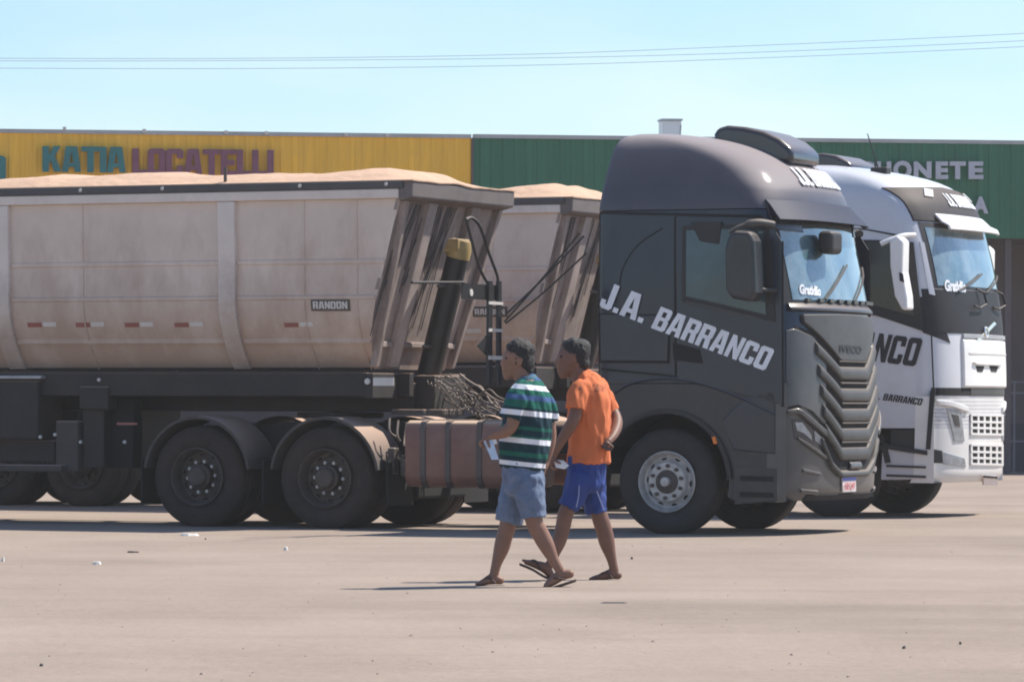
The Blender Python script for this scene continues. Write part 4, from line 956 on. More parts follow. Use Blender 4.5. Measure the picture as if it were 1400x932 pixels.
    MB().grid(cab.fgrid(-0.55, 0.8, 1.395, 1.475, 20, 3), 0.012, 0.02, OUT_F).build('grille_insert', M['grille_grey'], root, bevel=0.004)
    for ya, yb in ((567, 593), (608, 634)):
        G = cab.strip([(1325, ya), (1371, ya + 1)], [(1327, yb), (1369, yb + 1)], 10, 4)
        gm = MB().grid(G, 0.006, 0.012, OUT_F).build('grille_mesh', M['gap'], root)
        for t in (0.0, 0.36, 0.68, 1.0):
            y = lerp(ya, yb, t)
            MB().grid(cab.strip([(1326, y - 1.6), (1370, y - 0.6)], [(1326, y + 1.6), (1370, y + 2.6)], 8, 3), 0.02, 0.016, OUT_F).build('grille_bar', M['white'], gm, bevel=0.003)
        for t in (0.0, 0.22, 0.42, 0.62, 0.82, 1.0):
            x = lerp(1327, 1369, t)
            MB().grid(cab.strip([(x - 1.2, ya), (x + 1.2, ya)], [(x - 1.2, yb), (x + 1.2, yb)], 3, 6), 0.017, 0.016, OUT_F).build('grille_bar', M['white'], gm, bevel=0.003)
    for sgn in (-1, 1):
        def hl(top, bot, off, th, n=8):
            g = MB().grid(cab.strip(top, bot, n, 4), off, th, (0.6, -0.8, 0))
            return g.mirror_v() if sgn > 0 else g
        lamp = hl([(1294, 558), (1313, 562)], [(1304, 603), (1318, 603)], 0.012, 0.02).build('headlight', M['lens'], root, bevel=0.006)
        hl([(1300, 566), (1309, 568)], [(1305, 582), (1311, 583)], 0.018, 0.01, 5).build('lamp_reflector', M['blackgloss'], lamp)
        hl([(1287, 617), (1318, 626)], [(1289, 634), (1320, 638)], 0.012, 0.02).build('fog_lamp', M['lens'], root, bevel=0.006)
        hl([(1278, 546), (1300, 548), (1322, 556)], [(1282, 553), (1300, 556), (1322, 564)], 0.03, 0.04, 10).build('bumper_brow', M['white'], root, bevel=0.012)
        hl([(1271, 613), (1288, 616)], [(1270, 632), (1288, 633)], 0.008, 0.02, 6).build('bumper_vent', M['black'], root)
    pl = MB().grid(cab.strip([(1342, 648), (1361, 649)], [(1342, 661), (1361, 662)], 4, 3), 0.03, 0.02, OUT_F).build('number_plate', M['platewhite'], root)
    MB().grid(cab.strip([(1342, 648), (1361, 649)], [(1342, 651), (1361, 652)], 4, 3), 0.033, 0.01, OUT_F).build('plate_band', M['decalblack'], pl)
    # mirror
    mh = [F.side(x, y, -1.5) for x, y in ((1222, 330), (1232, 322), (1241, 330), (1240, 372), (1246, 405), (1247, 424), (1239, 424), (1229, 405), (1223, 365))]
    both(lambda: MB().prism(mh, -1.66, -1.42), 'mirror', M['white'], root, bevel=0.03, seg=3)
    ma = [F.side(x, y, -1.5) for x, y in ((1208, 334), (1220, 328), (1232, 322), (1240, 320))]
    both(lambda: MB().tube(smoothline([(u, v, z) for (u, z), v in zip(ma, (-1.6, -1.55, -1.45, -1.24))]), 0.028, 8), 'mirror_arm', M['white'], root, smooth=60)
    both(lambda: MB().prism([F.side(x, y, -1.67) for x, y in ((1229, 372), (1234, 374), (1236, 386), (1230, 384))], -1.668, -1.655), 'mirror_vent', M['black'], root)
    # roof fairing and aerial
    prof = [F.side(x, y, -0.3) for x, y in ((1105, 228), (1112, 212), (1130, 210), (1148, 213), (1164, 221), (1170, 226))]
    MB().prism([(prof[0][0], prof[-1][1] - 0.15)] + prof + [(prof[-1][0], prof[-1][1] - 0.15)], -0.45, 0.45).build('roof_fairing', M['blackgloss'], root, bevel=0.04, seg=3, smooth=40)
    a, c2 = F.side(1205, 232, -0.6), F.side(1186, 183, -0.6)
    MB().tube([(a[0], -0.6, a[1] - 0.1), (c2[0], -0.6, c2[1])], [0.010, 0.006], 6).build('aerial', M['black'], root)
    q = F.side(1204, 232, -0.6); MB().box(q[0] - 0.10, -0.68, q[1] - 0.08, q[0] + 0.10, -0.52, q[1] + 0.025).build('aerial_base', M['black'], root, bevel=0.015)
    tractor_rear(F, root, -3.79, -5.28, M['fender'])
    tp = [(-1.25, 0.50), (-1.25, 1.02), (-1.15, 1.11), (-0.62, 1.11), (-0.56, 1.06), (-0.56, 0.50)]
    both(lambda: MB().prism_x(tp, -2.9, -0.95), 'fuel_tank', M['tank'], root, bevel=0.02)
    return root, cab
truckB, cabB = white_truck()

# ------------------------------------------------------------------ tipper trailers
def tub_v(z, zr, zb):
    """outward reach of the tipper side at height z: upright above, tucked in below"""
    t = (z - zb) / (zr - zb)
    return 1.205 - 0.36 * max(0.0, 0.42 - t) ** 1.8 / 0.42 ** 1.8 + 0.01 * math.sin(t * 9)
def tipper(F, label, uf, zr, zb, length, posts, seams, axles, tape=None, lean=0.27):
    org = (uf - length / 2, 0, 0)
    root = thing('tipper_trailer', label, 'trailer', F.world(*org), -F.yaw, org)
    fu = lambda z: uf - lean * (zr - z)
    zs = [lerp(zb, zr - 0.10, k / 15) for k in range(16)]
    ue = uf - length
    cuts = sorted([p for p in posts] + [fu(zr) + 9], reverse=True)
    # near and far sides: panels between posts
    edges = [None] + sorted(posts, reverse=True) + [ue]
    for sgn in (-1, 1):
        for a, bq in zip(edges, edges[1:]):
            G = []
            for i in range(2):
                G.append([])
                for z in zs:
                    u = (fu(z) if a is None else a - 0.10) if i == 0 else (bq + 0.10 if bq != ue else bq)
                    G[-1].append(Vector((u, sgn * tub_v(z, zr, zb), z)))
            MB().grid(G, 0.0, 0.03, (0, sgn, 0)).build('side_panel', M['tub'], root, smooth=50)
            if sgn < 0:
                for t, h in ((0.60, 0.035), (0.40, 0.03), (0.16, 0.04)):
                    z = lerp(zb, zr, t)
                    u0 = (fu(z) - 0.01 if a is None else a - 0.10); u1 = bq + 0.10 if bq != ue else bq
                    vv = tub_v(z, zr, zb)
                    MB().prism_x([(-vv + 0.005, z - h), (-vv - 0.012, z - h * 0.5), (-vv - 0.012, z + h * 0.5), (-vv + 0.005, z + h)], u1 + 0.004, u0 - 0.004).build('side_swage', M['tub'], root)
        for p in posts:
            pr = [(sgn * (tub_v(z, zr, zb) + 0.055 + 0.0 * z), z) for z in zs]
            back = [(sgn * (tub_v(z, zr, zb) - 0.04), z) for z in reversed(zs)]
            MB().prism_x(pr + back, p - 0.10, p + 0.10).build('side_post', M['tubpost'], root, bevel=0.012)
        MB().box(ue, sgn * 1.15 if sgn > 0 else -1.27, zr - 0.098, uf - 0.02, sgn * 1.27 if sgn > 0 else -1.15, zr + 0.0).build('top_rail', M['tubpost'], root, bevel=0.012)
        MB().box(ue, sgn * 1.16 if sgn > 0 else -1.285, zr + 0.002, uf + 0.04, sgn * 1.285 if sgn > 0 else -1.16, zr + 0.085).build('tarpaulin_rail', M['rim'], root, bevel=0.015)
        for u in seams:
            b = MB(); G = [Vector((u, sgn * (tub_v(z, zr, zb) + 0.004), z)) for z in zs]
            b.tube(G, 0.009, 6); b.build('side_seam', M['tub'], root)
    # floor, headboard with stiffeners
    MB().prism([(fu(zb), zb), (fu(zb), zb + 0.05), (ue, zb + 0.05), (ue, zb)], -0.86, 0.86).build('floor', M['chassis'], root)
    th = 0.04
    G = [[Vector((fu(z), v * tub_v(z, zr, zb), z)) for v in (-1, -0.5, 0, 0.5, 1)] for z in zs + [zr]]
    hb = MB().grid(G, 0.0, th, (1, 0, 0)).build('headboard', M['headboard'], root)
    for v, wd in ((-1.14, 0.08), (-0.52, 0.20), (0.52, 0.20), (1.14, 0.08)):
        b = MB()
        z0, z1 = zb + 0.02, zr - 0.12
        k0 = 0.80 if abs(v) > 1 else 1.0
        A = [(fu(z0) - 0.01, v * k0 - wd / 2, z0), (fu(z0) + 0.07, v * k0 - wd / 2, z0), (fu(z0) + 0.07, v * k0 + wd / 2, z0), (fu(z0) - 0.01, v * k0 + wd / 2, z0)]
        B = [(fu(z1) - 0.01, v - wd / 2, z1), (fu(z1) + 0.07, v - wd / 2, z1), (fu(z1) + 0.07, v + wd / 2, z1), (fu(z1) - 0.01, v + wd / 2, z1)]
        b.ext(A, B); b.build('headboard_beam', M['headbeam'] if v == -0.52 else M['headboard'], hb, bevel=0.012)
    MB().prism([(uf - 0.02, zr - 0.13), (uf + 0.13, zr - 0.09), (uf + 0.14, zr + 0.074), (uf - 0.02, zr + 0.080)], -1.255, 1.255).build('headboard_hood', M['hood'], hb, bevel=0.015)
    for t in (0.14,):
        z = lerp(zb, zr, t); q = tub_v(z, zr, zb) - 0.08
        MB().box(fu(z) - 0.02, -q, z - 0.03, fu(z) + 0.035, q, z + 0.03).build('headboard_beam', M['headboard'], hb, bevel=0.01)
    # tipping ram in front of the headboard
    d = Vector((lean, 0, 1)).normalized(); base = Vector((fu(zb) + 0.22, 0, zb - 0.05))
    ram = MB().tube([base + d * t for t in (0, 1.0, 1.001, 1.36)], [0.125, 0.125, 0.118, 0.118], 20).build('tipping_ram', M['cylinder'], root, smooth=40)
    top = base + d * 1.36
    MB().tube([top - d * 0.10, top - d * 0.001, top + d * 0.09], [0.128, 0.128, 0.10], 20).build('ram_collar', M['yellow'], ram, smooth=40)
    MB().prism([(top.x - 0.13, top.z - 0.04), (top.x + 0.05, top.z - 0.02), (top.x + 0.05, top.z + 0.10), (top.x - 0.07, top.z + 0.10)], -0.145, 0.145).build('ram_bracket', M['yellow'], ram, bevel=0.015)
    for t in (0.30, 0.95):
        q = base + d * t
        MB().tube([q - Vector((0, 0.30, 0)), q + Vector((0, 0.30, 0))], 0.018, 6).build('ram_pin', M['strap'], ram)
    MB().box(base.x - 0.2, -0.32, zb - 0.42, base.x + 0.22, 0.32, zb - 0.06).build('ram_cradle', M['chassis'], root, bevel=0.015)
    # frame, axles
    zf0, zf1 = zb - 0.34, zb - 0.04
    for v in (-0.52, 0.42):
        MB().prism([(fu(zb) + 0.25, zf0 + 0.06), (fu(zb) + 0.25, zf1), (ue, zf1), (ue, zf0 - 0.12), (axles[0] + 1.8, zf0 - 0.12), (axles[0] + 3.0, zf0 + 0.06)], v, v + 0.10).build('frame_rail', M['chassis'], root, bevel=0.006)
    MB().box(axles[0] + 1.7, -0.40, zf0 - 0.10, fu(zb) + 0.24, 0.40, zf0 + 0.20).build('kingpin_frame', M['chassis'], root, bevel=0.01)
    for v in (-1.12, 1.06):
        MB().box(ue, v, zf1 - 0.24, fu(zb) + 0.05, v + 0.06, zf1).build('side_rail', M['chassis'], root, bevel=0.006)
    k = 0; u = fu(zb) - 0.3
    while u > ue:
        MB().box(u - 0.05, -1.055, zf1 - 0.2, u + 0.05, 1.055, zf1 - 0.02).build('cross_member', M['chassis'], root); u -= 1.3
    MB().box(fu(zb) + 0.02, -1.12, zf1 - 0.26, fu(zb) + 0.12, 1.12, zf1 - 0.002).build('front_beam', M['chassis'], root, bevel=0.008)
    for a in axles:
        for sgn in (-1, 1):
            make_wheel('trailer', root, a, sgn * 1.06, sgn > 0); make_wheel('trailer', root, a, sgn * 0.73, sgn > 0)
        MB().lathe([(0.075, -0.7), (0.075, 0.7)], 14, (a, 0, 0.52)).build('axle', M['chassis'], root, smooth=40)
        MB().box(a - 0.45, -0.54, 0.34, a + 0.45, 0.54, zf0 - 0.12).build('axle_shade_block', M['gap'], root, bevel=0.03)  # dark block added under each axle to shut out light
    return root, fu
def tarp(F, label, uf, zr, length, crest, hi=0.0):
    """sheet drawn over the heap: crest gives its height along the load"""
    org = (uf - length / 2, 0, zr)
    nu, nv = 90, 26; G = []
    for i in range(nu):
        u = uf + 0.15 - (length + 0.11) * i / (nu - 1); G.append([])
        for j in range(nv):
            v = -1.272 + 2.544 * j / (nv - 1)
            h = crest(u) * min(1.0, max(0.0, (uf + 0.15 - u) / 0.35)) ** 0.7
            s = max(0.0, 1 - abs(v / 1.272) ** 2.4)
            z = zr + 0.088 + h * s + s * 0.035 * mnoise.noise(Vector((u * 0.9, v * 1.4, 3.0))) + s * 0.022 * mnoise.noise(Vector((u * 3.2, v * 2.2, 9))) + s * 0.010 * abs(mnoise.noise(Vector((u * 7 + v * 2, v * 3, 4))))
            G[-1].append(Vector((u, v, z)))
    o = bpy.data.objects.new('tmp', None); COL.objects.link(o); o.name = 'org_holder'; ORG[o.name] = org
    t = MB().grid(G, 0, 0.012, (0, 0, 1)).build('load_tarpaulin', M['tarp'], o, smooth=60)
    t.parent = None; bpy.data.objects.remove(o)
    t.location = F.world(*org); t.rotation_euler = (0, 0, -F.yaw)
    return tag(t, label, 'tarpaulin', 'tarpaulins over the trailer loads')
def curve_through(F, pts, zr):
    q = sorted((F.side(x, y, -0.1)[0], F.side(x, y, -0.1)[1] - zr - 0.088) for x, y in pts)
    def f(u):
        if u <= q[0][0]: return q[0][1]
        if u >= q[-1][0]: return q[-1][1]
        for (a, ha), (b, hb) in zip(q, q[1:]):
            if a <= u <= b:
                t = (u - a) / (b - a); t = t * t * (3 - 2 * t); return lerp(ha, hb, t)
    return f
LA = 9.6; UFA, ZRA, ZBA = -2.93, 3.475, 1.64
pA = [-4.94, -7.66, -10.4]
trailerA, fuA = tipper(FA, 'near dusty grey tipper trailer hitched to the charcoal truck', UFA, ZRA, ZBA, LA, pA, [FA.side(413, 400)[0], FA.side(110, 400)[0], FA.side(485, 400)[0]], [-9.9, -11.15])
tarp(FA, 'sandy tarpaulin over the heaped load of the near trailer', UFA, ZRA, LA,
     curve_through(FA, [(-200, 252), (0, 250), (60, 243), (105, 238), (150, 242), (205, 237), (250, 239), (300, 241), (375, 237), (440, 240), (500, 236), (530, 232), (570, 234), (610, 246), (650, 258), (690, 266)], ZRA))
LB = 9.6; UFB, ZRB, ZBB = -3.38, 3.63, 1.76
trailerB, fuB = tipper(FB, 'far dusty grey tipper trailer hitched to the white truck', UFB, ZRB, ZBB, LB, [-5.45, -8.1, -10.8], [-4.3], [-9.9, -11.12, -12.34])
tarp(FB, 'sandy tarpaulin over the heaped load of the far trailer', UFB, ZRB, LB,
     curve_through(FB, [(300, 262), (500, 262), (600, 262), (690, 260), (740, 254), (765, 252), (790, 258), (818, 268)], ZRB))

def trailer_details(F, root, zr, zb, tapes, plate, extra):
    for x0, x1, y, red in tapes:
        u0, z0 = F.side(x0, y + 3, -1.22); u1, z1 = F.side(x1, y - 3, -1.22)
        G = [[Vector((u, -(tub_v(z, zr, zb) + 0.003), z)) for z in (z0, (z0 + z1) / 2, z1)] for u in (u0, u1)]
        MB().grid(G, 0.002, 0.004, OUT_S).build('reflector', M['red'] if red else M['tape'], root)
    x0, x1, y0, y1 = plate
    def pt(x, y, o):
        u, z = F.side(x, y, -1.22); return Vector((u, -(tub_v(z, zr, zb) + o), z))
    pl = MB().grid([[pt(lerp(x0, x1, i / 3), lerp(y0, y1, j / 3), 0.008) for j in range(4)] for i in range(4)], 0.004, 0.012, OUT_S).build('maker_plate', M['strap'], root)
    vs, fs = text2d('RANDON', 'block')
    MB().add([pt(lerp(x0 + 3, x1 - 3, s), lerp(y1 - 3, y0 + 3, t), 0.0155) for s, t, _ in vs], fs).build('plate_letters', M['tape'], pl)
tA = []
for a in (33, 99, 166, 234, 384): tA += [(a, a + 19, 444, True), (a + 21, a + 39, 443, False)]
trailer_details(FA, trailerA, ZRA, ZBA, tA, (424, 477, 409, 425), True)
trailer_details(FB, trailerB, ZRB, ZBB, [(608, 630, 452, True), (632, 652, 452, False)], (645, 692, 419, 433), False)
# under the near trailer: leg, boxes, stickers
u, z = FA.side(495, 521); MB().lathe([(0.001, -0.012), (0.03, -0.012), (0.034, 0)], 16, (u, -1.125, z)).build('round_reflector', M['tape'], trailerA)
u0, z0 = FA.side(503, 527); u1, z1 = FA.side(531, 516); MB().box(u0, -1.132, z0, u1, -1.121, z1).build('white_sticker', M['tape'], trailerA)
def hexbox(F, x0, y0, x1, y1, v, dep, name, m, root, bevel=0.015):
    a, b_ = F.side(x0, y0, v), F.side(x1, y1, v)
    return MB().box(a[0], v, b_[1], b_[0], v + dep, a[1]).build(name, m, root, bevel=bevel)
hexbox(FA, -60, 520, 52, 600, -1.20, 0.5, 'tool_box', M['chassis'], trailerA)
hexbox(FA, -60, 513, 56, 518, -1.22, 0.5, 'box_lid', M['galv'], trailerA)
hexbox(FA, -60, 601, 75, 632, -1.05, 0.4, 'tool_box', M['chassis'], trailerA)
hexbox(FA, -60, 634, 84, 645, -1.22, 0.12, 'side_guard', M['fender'], trailerA)
hexbox(FA, 76, 575, 106, 645, -1.12, 0.16, 'landing_leg', M['fender'], trailerA)
hexbox(FA, 113, 540, 142, 640, -1.05, 0.16, 'landing_leg', M['chassis'], trailerA)
hexbox(FA, 108, 528, 148, 560, -1.15, 0.2, 'gear_box', M['chassis'], trailerA)
hexbox(FA, 142, 545, 182, 640, -0.9, 0.2, 'mud_or_shade_flap', M['gap'], trailerA)
for x, y in ((55, 597), (75, 594), (110, 604), (170, 604), (135, 519)):
    u, z = FA.side(x, y, -1.21); MB().lathe([(0.001, -0.02), (0.016, -0.02), (0.02, 0.0)], 10, (u, -1.2, z)).build('small_reflector', M['tape'], trailerA)
a, b_ = FA.side(161, 579, -1.1), FA.side(188, 577, -1.1)
MB().box(a[0], -1.12, a[1] - 0.012, b_[0], -1.10, a[1] + 0.012).build('red_strip', M['red'], trailerA)
a = FA.side(308, 258, -1.2); b_ = FA.side(308, 229, -1.2)
MB().tube([(a[0], -1.2, a[1]), (a[0], -1.2, b_[1])], 0.018, 8).build('tarpaulin_stake', M['strap'], trailerA)
for x in (110, 222, 410, 528):
    u, z = FA.side(x, 259, -1.29); MB().lathe([(0.001, -0.015), (0.018, -0.015), (0.02, 0.0)], 10, (u, -1.287, ZRA + 0.045)).build('rail_stud', M['tape'], trailerA)
# ropes hanging over the headboards
def ropes(F, root, uf, n, seed, zr, zb, lean=0.27):
    rnd = random.Random(seed); b = MB()
    for k in range(n):
        v0 = rnd.uniform(-1.1, 0.2); v1 = v0 - rnd.uniform(0.0, 0.35); z0 = zr - 0.14; z1 = rnd.uniform(zb + 0.3, zr - 0.7)
        pts = [(uf - lean * (zr - z) + 0.012, lerp(v0, max(v1, -1.15), (z0 - z) / (z0 - z1)), z) for z in (z0, lerp(z0, z1, .5), z1)]
        b.tube(pts, 0.0055, 5)
    b.build('tarpaulin_ropes', M['strap'], root)['kind'] = 'stuff'
ropes(FA, trailerA, UFA, 26, 3, ZRA, ZBA); ropes(FB, trailerB, UFB, 14, 4, ZRB, ZBB)
for x0, y0, x1, y1 in ((790, 318, 688, 440), (796, 322, 692, 428), (800, 345, 690, 442)):
    a = FB.side(x0, y0, -1.3); c2 = FB.side(x1, y1, -1.3)
    MB().tube(smoothline([(a[0], -1.24, a[1]), ((a[0] + c2[0]) / 2, -1.3, (a[1] + c2[1]) / 2 - 0.04), (c2[0], -1.27, c2[1])], 6), 0.012, 6).build('tie_rope', M['black'], trailerB)

# ------------------------------------------------------------------ people
SK = mat('brown_skin', (0.24, 0.125, 0.085), 0.55, 0, 0.12, 9, spec=0.35)
SK2 = mat('dark_brown_skin', (0.18, 0.09, 0.062), 0.55, 0, 0.12, 9, spec=0.35)
HAIR = mat('dark_hair_lit_top', (0.013, 0.011, 0.010), 0.6, 0, 0.6, 60, bump=0.6, bscale=120, dust=0.10, dcol=(0.14, 0.13, 0.13))  # paler upward faces put a top highlight into the hair colour
EYE = mat('dark_eye', (0.01, 0.01, 0.01), 0.2)
DENIM = mat('faded_denim', (0.11, 0.15, 0.235), 0.9, 0, 0.22, 14, bump=0.35, bscale=30, stain_or_sheen=0.3, scol=(0.27, 0.32, 0.42))
ORANGE0 = mat('orange_cotton', (0.62, 0.16, 0.055), 0.9, 0, 0.07, 8, bump=0.25, bscale=14)
BLUE = mat('royal_blue_shorts_cloth', (0.012, 0.04, 0.20), 0.75, 0, 0.15, 8, bump=0.3, bscale=14)
SOLE = mat('brown_rubber_sandal', (0.075, 0.045, 0.035), 0.8, 0, 0.2, 20)
PAPER = mat('folded_white_paper', (0.72, 0.74, 0.78), 0.8, 0, 0.05, 20)
PAPERB = mat('pale_blue_paper', (0.45, 0.58, 0.74), 0.7, 0, 0.15, 20)
PIPE = mat('pale_blue_piping', (0.30, 0.34, 0.55), 0.7)
PHONE = mat('dark_phone_case', (0.05, 0.03, 0.03), 0.35)
CAP = mat('dark_olive_cap_cloth', (0.05, 0.048, 0.04), 0.9, 0, 0.2, 20, dust=0.4, dcol=(0.17, 0.16, 0.14))
PURPLE = mat('dark_purple_cloth', (0.026, 0.016, 0.05), 0.9, 0, 0.35, 25)
def printed(m):
    """a faint dark print across the shoulders"""
    n, l = m.node_tree.nodes, m.node_tree.links; b = n['Principled BSDF']
    src = b.inputs['Base Color'].links[0].from_socket
    at = n.new('ShaderNodeAttribute'); at.attribute_name = 'band'
    no = n.new('ShaderNodeTexNoise'); no.inputs['Scale'].default_value = 45; tc = n.new('ShaderNodeTexCoord'); l.new(tc.outputs['Object'], no.inputs['Vector'])
    mr = n.new('ShaderNodeMapRange'); mr.inputs[1].default_value = 0.44; mr.inputs[2].default_value = 0.54; l.new(no.outputs['Fac'], mr.inputs[0])
    mu = n.new('ShaderNodeMath'); mu.operation = 'MULTIPLY'; l.new(at.outputs['Fac'], mu.inputs[0]); l.new(mr.outputs[0], mu.inputs[1])
    mx = n.new('ShaderNodeMix'); mx.data_type = 'RGBA'; mx.inputs[7].default_value = (0.20, 0.07, 0.04, 1)
    l.new(mu.outputs[0], mx.inputs[0]); l.new(src, mx.inputs[6]); l.new(mx.outputs[2], b.inputs['Base Color'])
    return m
ORANGE = printed(ORANGE0)
def stripes():
    """woven bands of the polo shirt, by height above the ground; the shirt leans so the bands tilt"""
    m = bpy.data.materials.new('striped_polo_cloth'); m.use_nodes = True
    n, l = m.node_tree.nodes, m.node_tree.links; b = n['Principled BSDF']; b.inputs['Roughness'].default_value = 0.9; b.inputs['Specular IOR Level'].default_value = 0.2
    at = n.new('ShaderNodeAttribute'); at.attribute_name = 'band'
    r = n.new('ShaderNodeValToRGB'); r.color_ramp.interpolation = 'CONSTANT'
    navy, green, white, blue = (0.010, 0.036, 0.050), (0.014, 0.115, 0.085), (0.74, 0.75, 0.80), (0.05, 0.10, 0.22)
    el = [(0, navy), (0.055, white), (0.105, navy), (0.155, green), (0.20, navy), (0.29, white), (0.345, green), (0.37, navy), (0.43, green), (0.465, navy), (0.575, white), (0.63, navy), (0.66, green), (0.735, blue), (0.79, green), (0.845, white), (0.895, green), (0.95, blue)]
    r.color_ramp.elements[0].position = 0; r.color_ramp.elements[0].color = (*el[0][1], 1)
    r.color_ramp.elements.remove(r.color_ramp.elements[1])
    for p, c in el[1:]:
        e = r.color_ramp.elements.new(p); e.color = (*c, 1)
    l.new(at.outputs['Fac'], r.inputs[0]); l.new(r.outputs[0], b.inputs['Base Color'])
    return m
def blob(name, chains, voxel, m, parent, smooth_it=6, noise=0.0, nscale=9.0, cut=None, band=None, aniso=(1, 1, 1)):
    """limbs as tapered elliptical chains fused into one continuous skin.
    chain: (points, [(radius in the picture plane, radius across it)], cap_start, cap_end)"""
    b = MB()
    for pts, rad, c0, c1 in chains:
        pts = [Vector(p) for p in pts]; n = 18
        if len(pts) > 2:
            full = smoothline(pts, 5); rr = smoothline([(a, q, 0) for a, q in rad], 5); rad2 = [(v.x, v.y) for v in rr]
        else: full, rad2 = pts, rad
        rings = []
        def ring(p, d, ra, rb):
            e1 = Vector((0, 1, 0)) - d * d.y
            if e1.length < 0.2: e1 = Vector((0, 0, 1)) - d * d.z
            e1.normalize(); e2 = d.cross(e1)
            return [p + e2 * ra * math.cos(2 * math.pi * k / n) + e1 * rb * math.sin(2 * math.pi * k / n) for k in range(n)]
        m_ = len(full)
        for i, p in enumerate(full):
            d = (full[min(i + 1, m_ - 1)] - full[max(i - 1, 0)]).normalized(); ra, rb = rad2[i]
            if i == 0 and c0:
                for t in (80, 60, 40, 20): rings.append(ring(p - d * min(ra, rb) * math.sin(R(t)) * c0, d, ra * math.cos(R(t)), rb * math.cos(R(t))))
            rings.append(ring(p, d, ra, rb))
            if i == m_ - 1 and c1:
                for t in (20, 40, 60, 80): rings.append(ring(p + d * min(ra, rb) * math.sin(R(t)) * c1, d, ra * math.cos(R(t)), rb * math.cos(R(t))))
        k = len(rings)
        b.add([q for r_ in rings for q in r_], [(i * n + j, i * n + (j + 1) % n, (i + 1) * n + (j + 1) % n, (i + 1) * n + j) for i in range(k - 1) for j in range(n)] + [tuple(range(n))[::-1], tuple((k - 1) * n + j for j in range(n))])
    o = b.build(name, m, parent)
    md = o.modifiers.new('r', 'REMESH'); md.mode = 'VOXEL'; md.voxel_size = voxel; md.use_smooth_shade = True
    sm = o.modifiers.new('s', 'SMOOTH'); sm.factor = 0.5; sm.iterations = smooth_it
    me = bpy.data.meshes.new_from_object(o.evaluated_get(bpy.context.evaluated_depsgraph_get()))
    o.modifiers.clear(); old = o.data; o.data = me; me.name = name; bpy.data.meshes.remove(old)
    if not me.materials: me.materials.append(m)
    o3 = Vector(ORG[o.name])
    if noise:
        nr = [v.normal.copy() for v in me.vertices]
        for v, q in zip(me.vertices, nr):
            p = (v.co + o3); p = Vector((p.x * aniso[0], p.y * aniso[1], p.z * aniso[2]))
            v.co += q * noise * (0.9 * mnoise.noise(p * nscale) + 0.8 * (0.35 - abs(mnoise.noise(p * nscale * 1.3 + Vector((p.z * 2.0, 0, 3.0))))) + 0.4 * mnoise.noise(p * nscale * 2.6))
    if band:
        a = me.attributes.new('band', 'FLOAT', 'POINT')
        a.data.foreach_set('value', [band(v.co + o3) for v in me.vertices])
    for p in me.polygons: p.use_smooth = True
    return o
class Fig:
    def __init__(s, Y): s.Y, s.k = Y, Y / FO
    def p(s, x, y, d=0.0): return P(x, y, s.Y + d)
    def chain(s, pts, c0=1.0, c1=1.0):
        """pts: (px, py, depth offset m, radius px, radius across m)"""
        return ([s.p(x, y, d) for x, y, d, ra, rb in pts], [(ra * s.k, rb) for x, y, d, ra, rb in pts], c0, c1)
def hand(F, wrist, knuckle, tips, thumb, d, wid=0.042):
    """palm and five separate bent fingers; tips: list of (mid, end) points"""
    wx, wy = wrist; kx, ky = knuckle
    ch = [F.chain([(wx, wy, d, 5.0, 0.024), ((wx + kx) / 2, (wy + ky) / 2, d, 4.6, 0.036), (kx, ky, d, 3.4, wid)], 1, 0.6)]
    for i, (mx, my, ex, ey) in enumerate(tips):
        dd = d - wid * 0.78 + wid * 1.56 * i / 3
        L = (1.0, 1.08, 1.03, 0.85)[i]
        ch.append(F.chain([(kx, ky, dd, 2.0, 0.0095), (kx + (mx - kx) * L, ky + (my - ky) * L, dd, 1.8, 0.009), (kx + (ex - kx) * L, ky + (ey - ky) * L, dd, 1.5, 0.0075)]))
    tx0, ty0, tx1, ty1, tx2, ty2 = thumb
    ch.append(F.chain([(tx0, ty0, d - wid * 0.5, 2.6, 0.012), (tx1, ty1, d - wid * 1.1, 2.1, 0.0105), (tx2, ty2, d - wid * 1.1, 1.7, 0.009)]))
    return ch
def sandal(F, root, sole, d, strap, wid=0.047, up=None):
    """flip-flop: sole as heel, ball, toe points, with a V strap"""
    L = smoothline([F.p(x, y, d) for x, y in sole], 6); b = MB(); n = len(L); T, Bm = [], []
    for i, p in enumerate(L):
        t = i / (n - 1); w_ = wid * (0.72 + 0.34 * math.sin(math.pi * min(1, t * 0.62 + 0.05)) ** 1) * (1 if t < 0.8 else math.sqrt(max(0.05, 1 - ((t - 0.8) / 0.22) ** 2)))
        if t < 0.12: w_ *= math.sqrt(max(0.1, 1 - ((0.12 - t) / 0.14) ** 2))
        for lst, dz in ((T, 0.0), (Bm, -0.018)): lst.append([p + Vector((0, -w_, dz)), p + Vector((0, w_, dz))])
    vs = [q for r_ in T for q in r_] + [q for r_ in Bm for q in r_]; o = 2 * n; fs = []
    for i in range(n - 1):
        a = 2 * i; fs += [(a, a + 1, a + 3, a + 2), (o + a, o + a + 2, o + a + 3, o + a + 1), (a, a + 2, o + a + 2, o + a), (a + 1, o + a + 1, o + a + 3, a + 3)]
    fs += [(0, o, o + 1, 1), (2 * n - 2, 2 * n - 1, o + 2 * n - 1, o + 2 * n - 2)]
    b.add(vs, fs); s_ = b.build('sandal', SOLE, root, bevel=0.004)
    for sgn in (-1, 1):
        (x0, y0), (x1, y1), (x2, y2) = strap
        MB().tube(smoothline([F.p(x0, y0, d + sgn * 0.046), F.p(x1, y1, d + sgn * 0.034), F.p(x2, y2, d)], 5), 0.008, 6).build('strap', SOLE, s_, smooth=60)

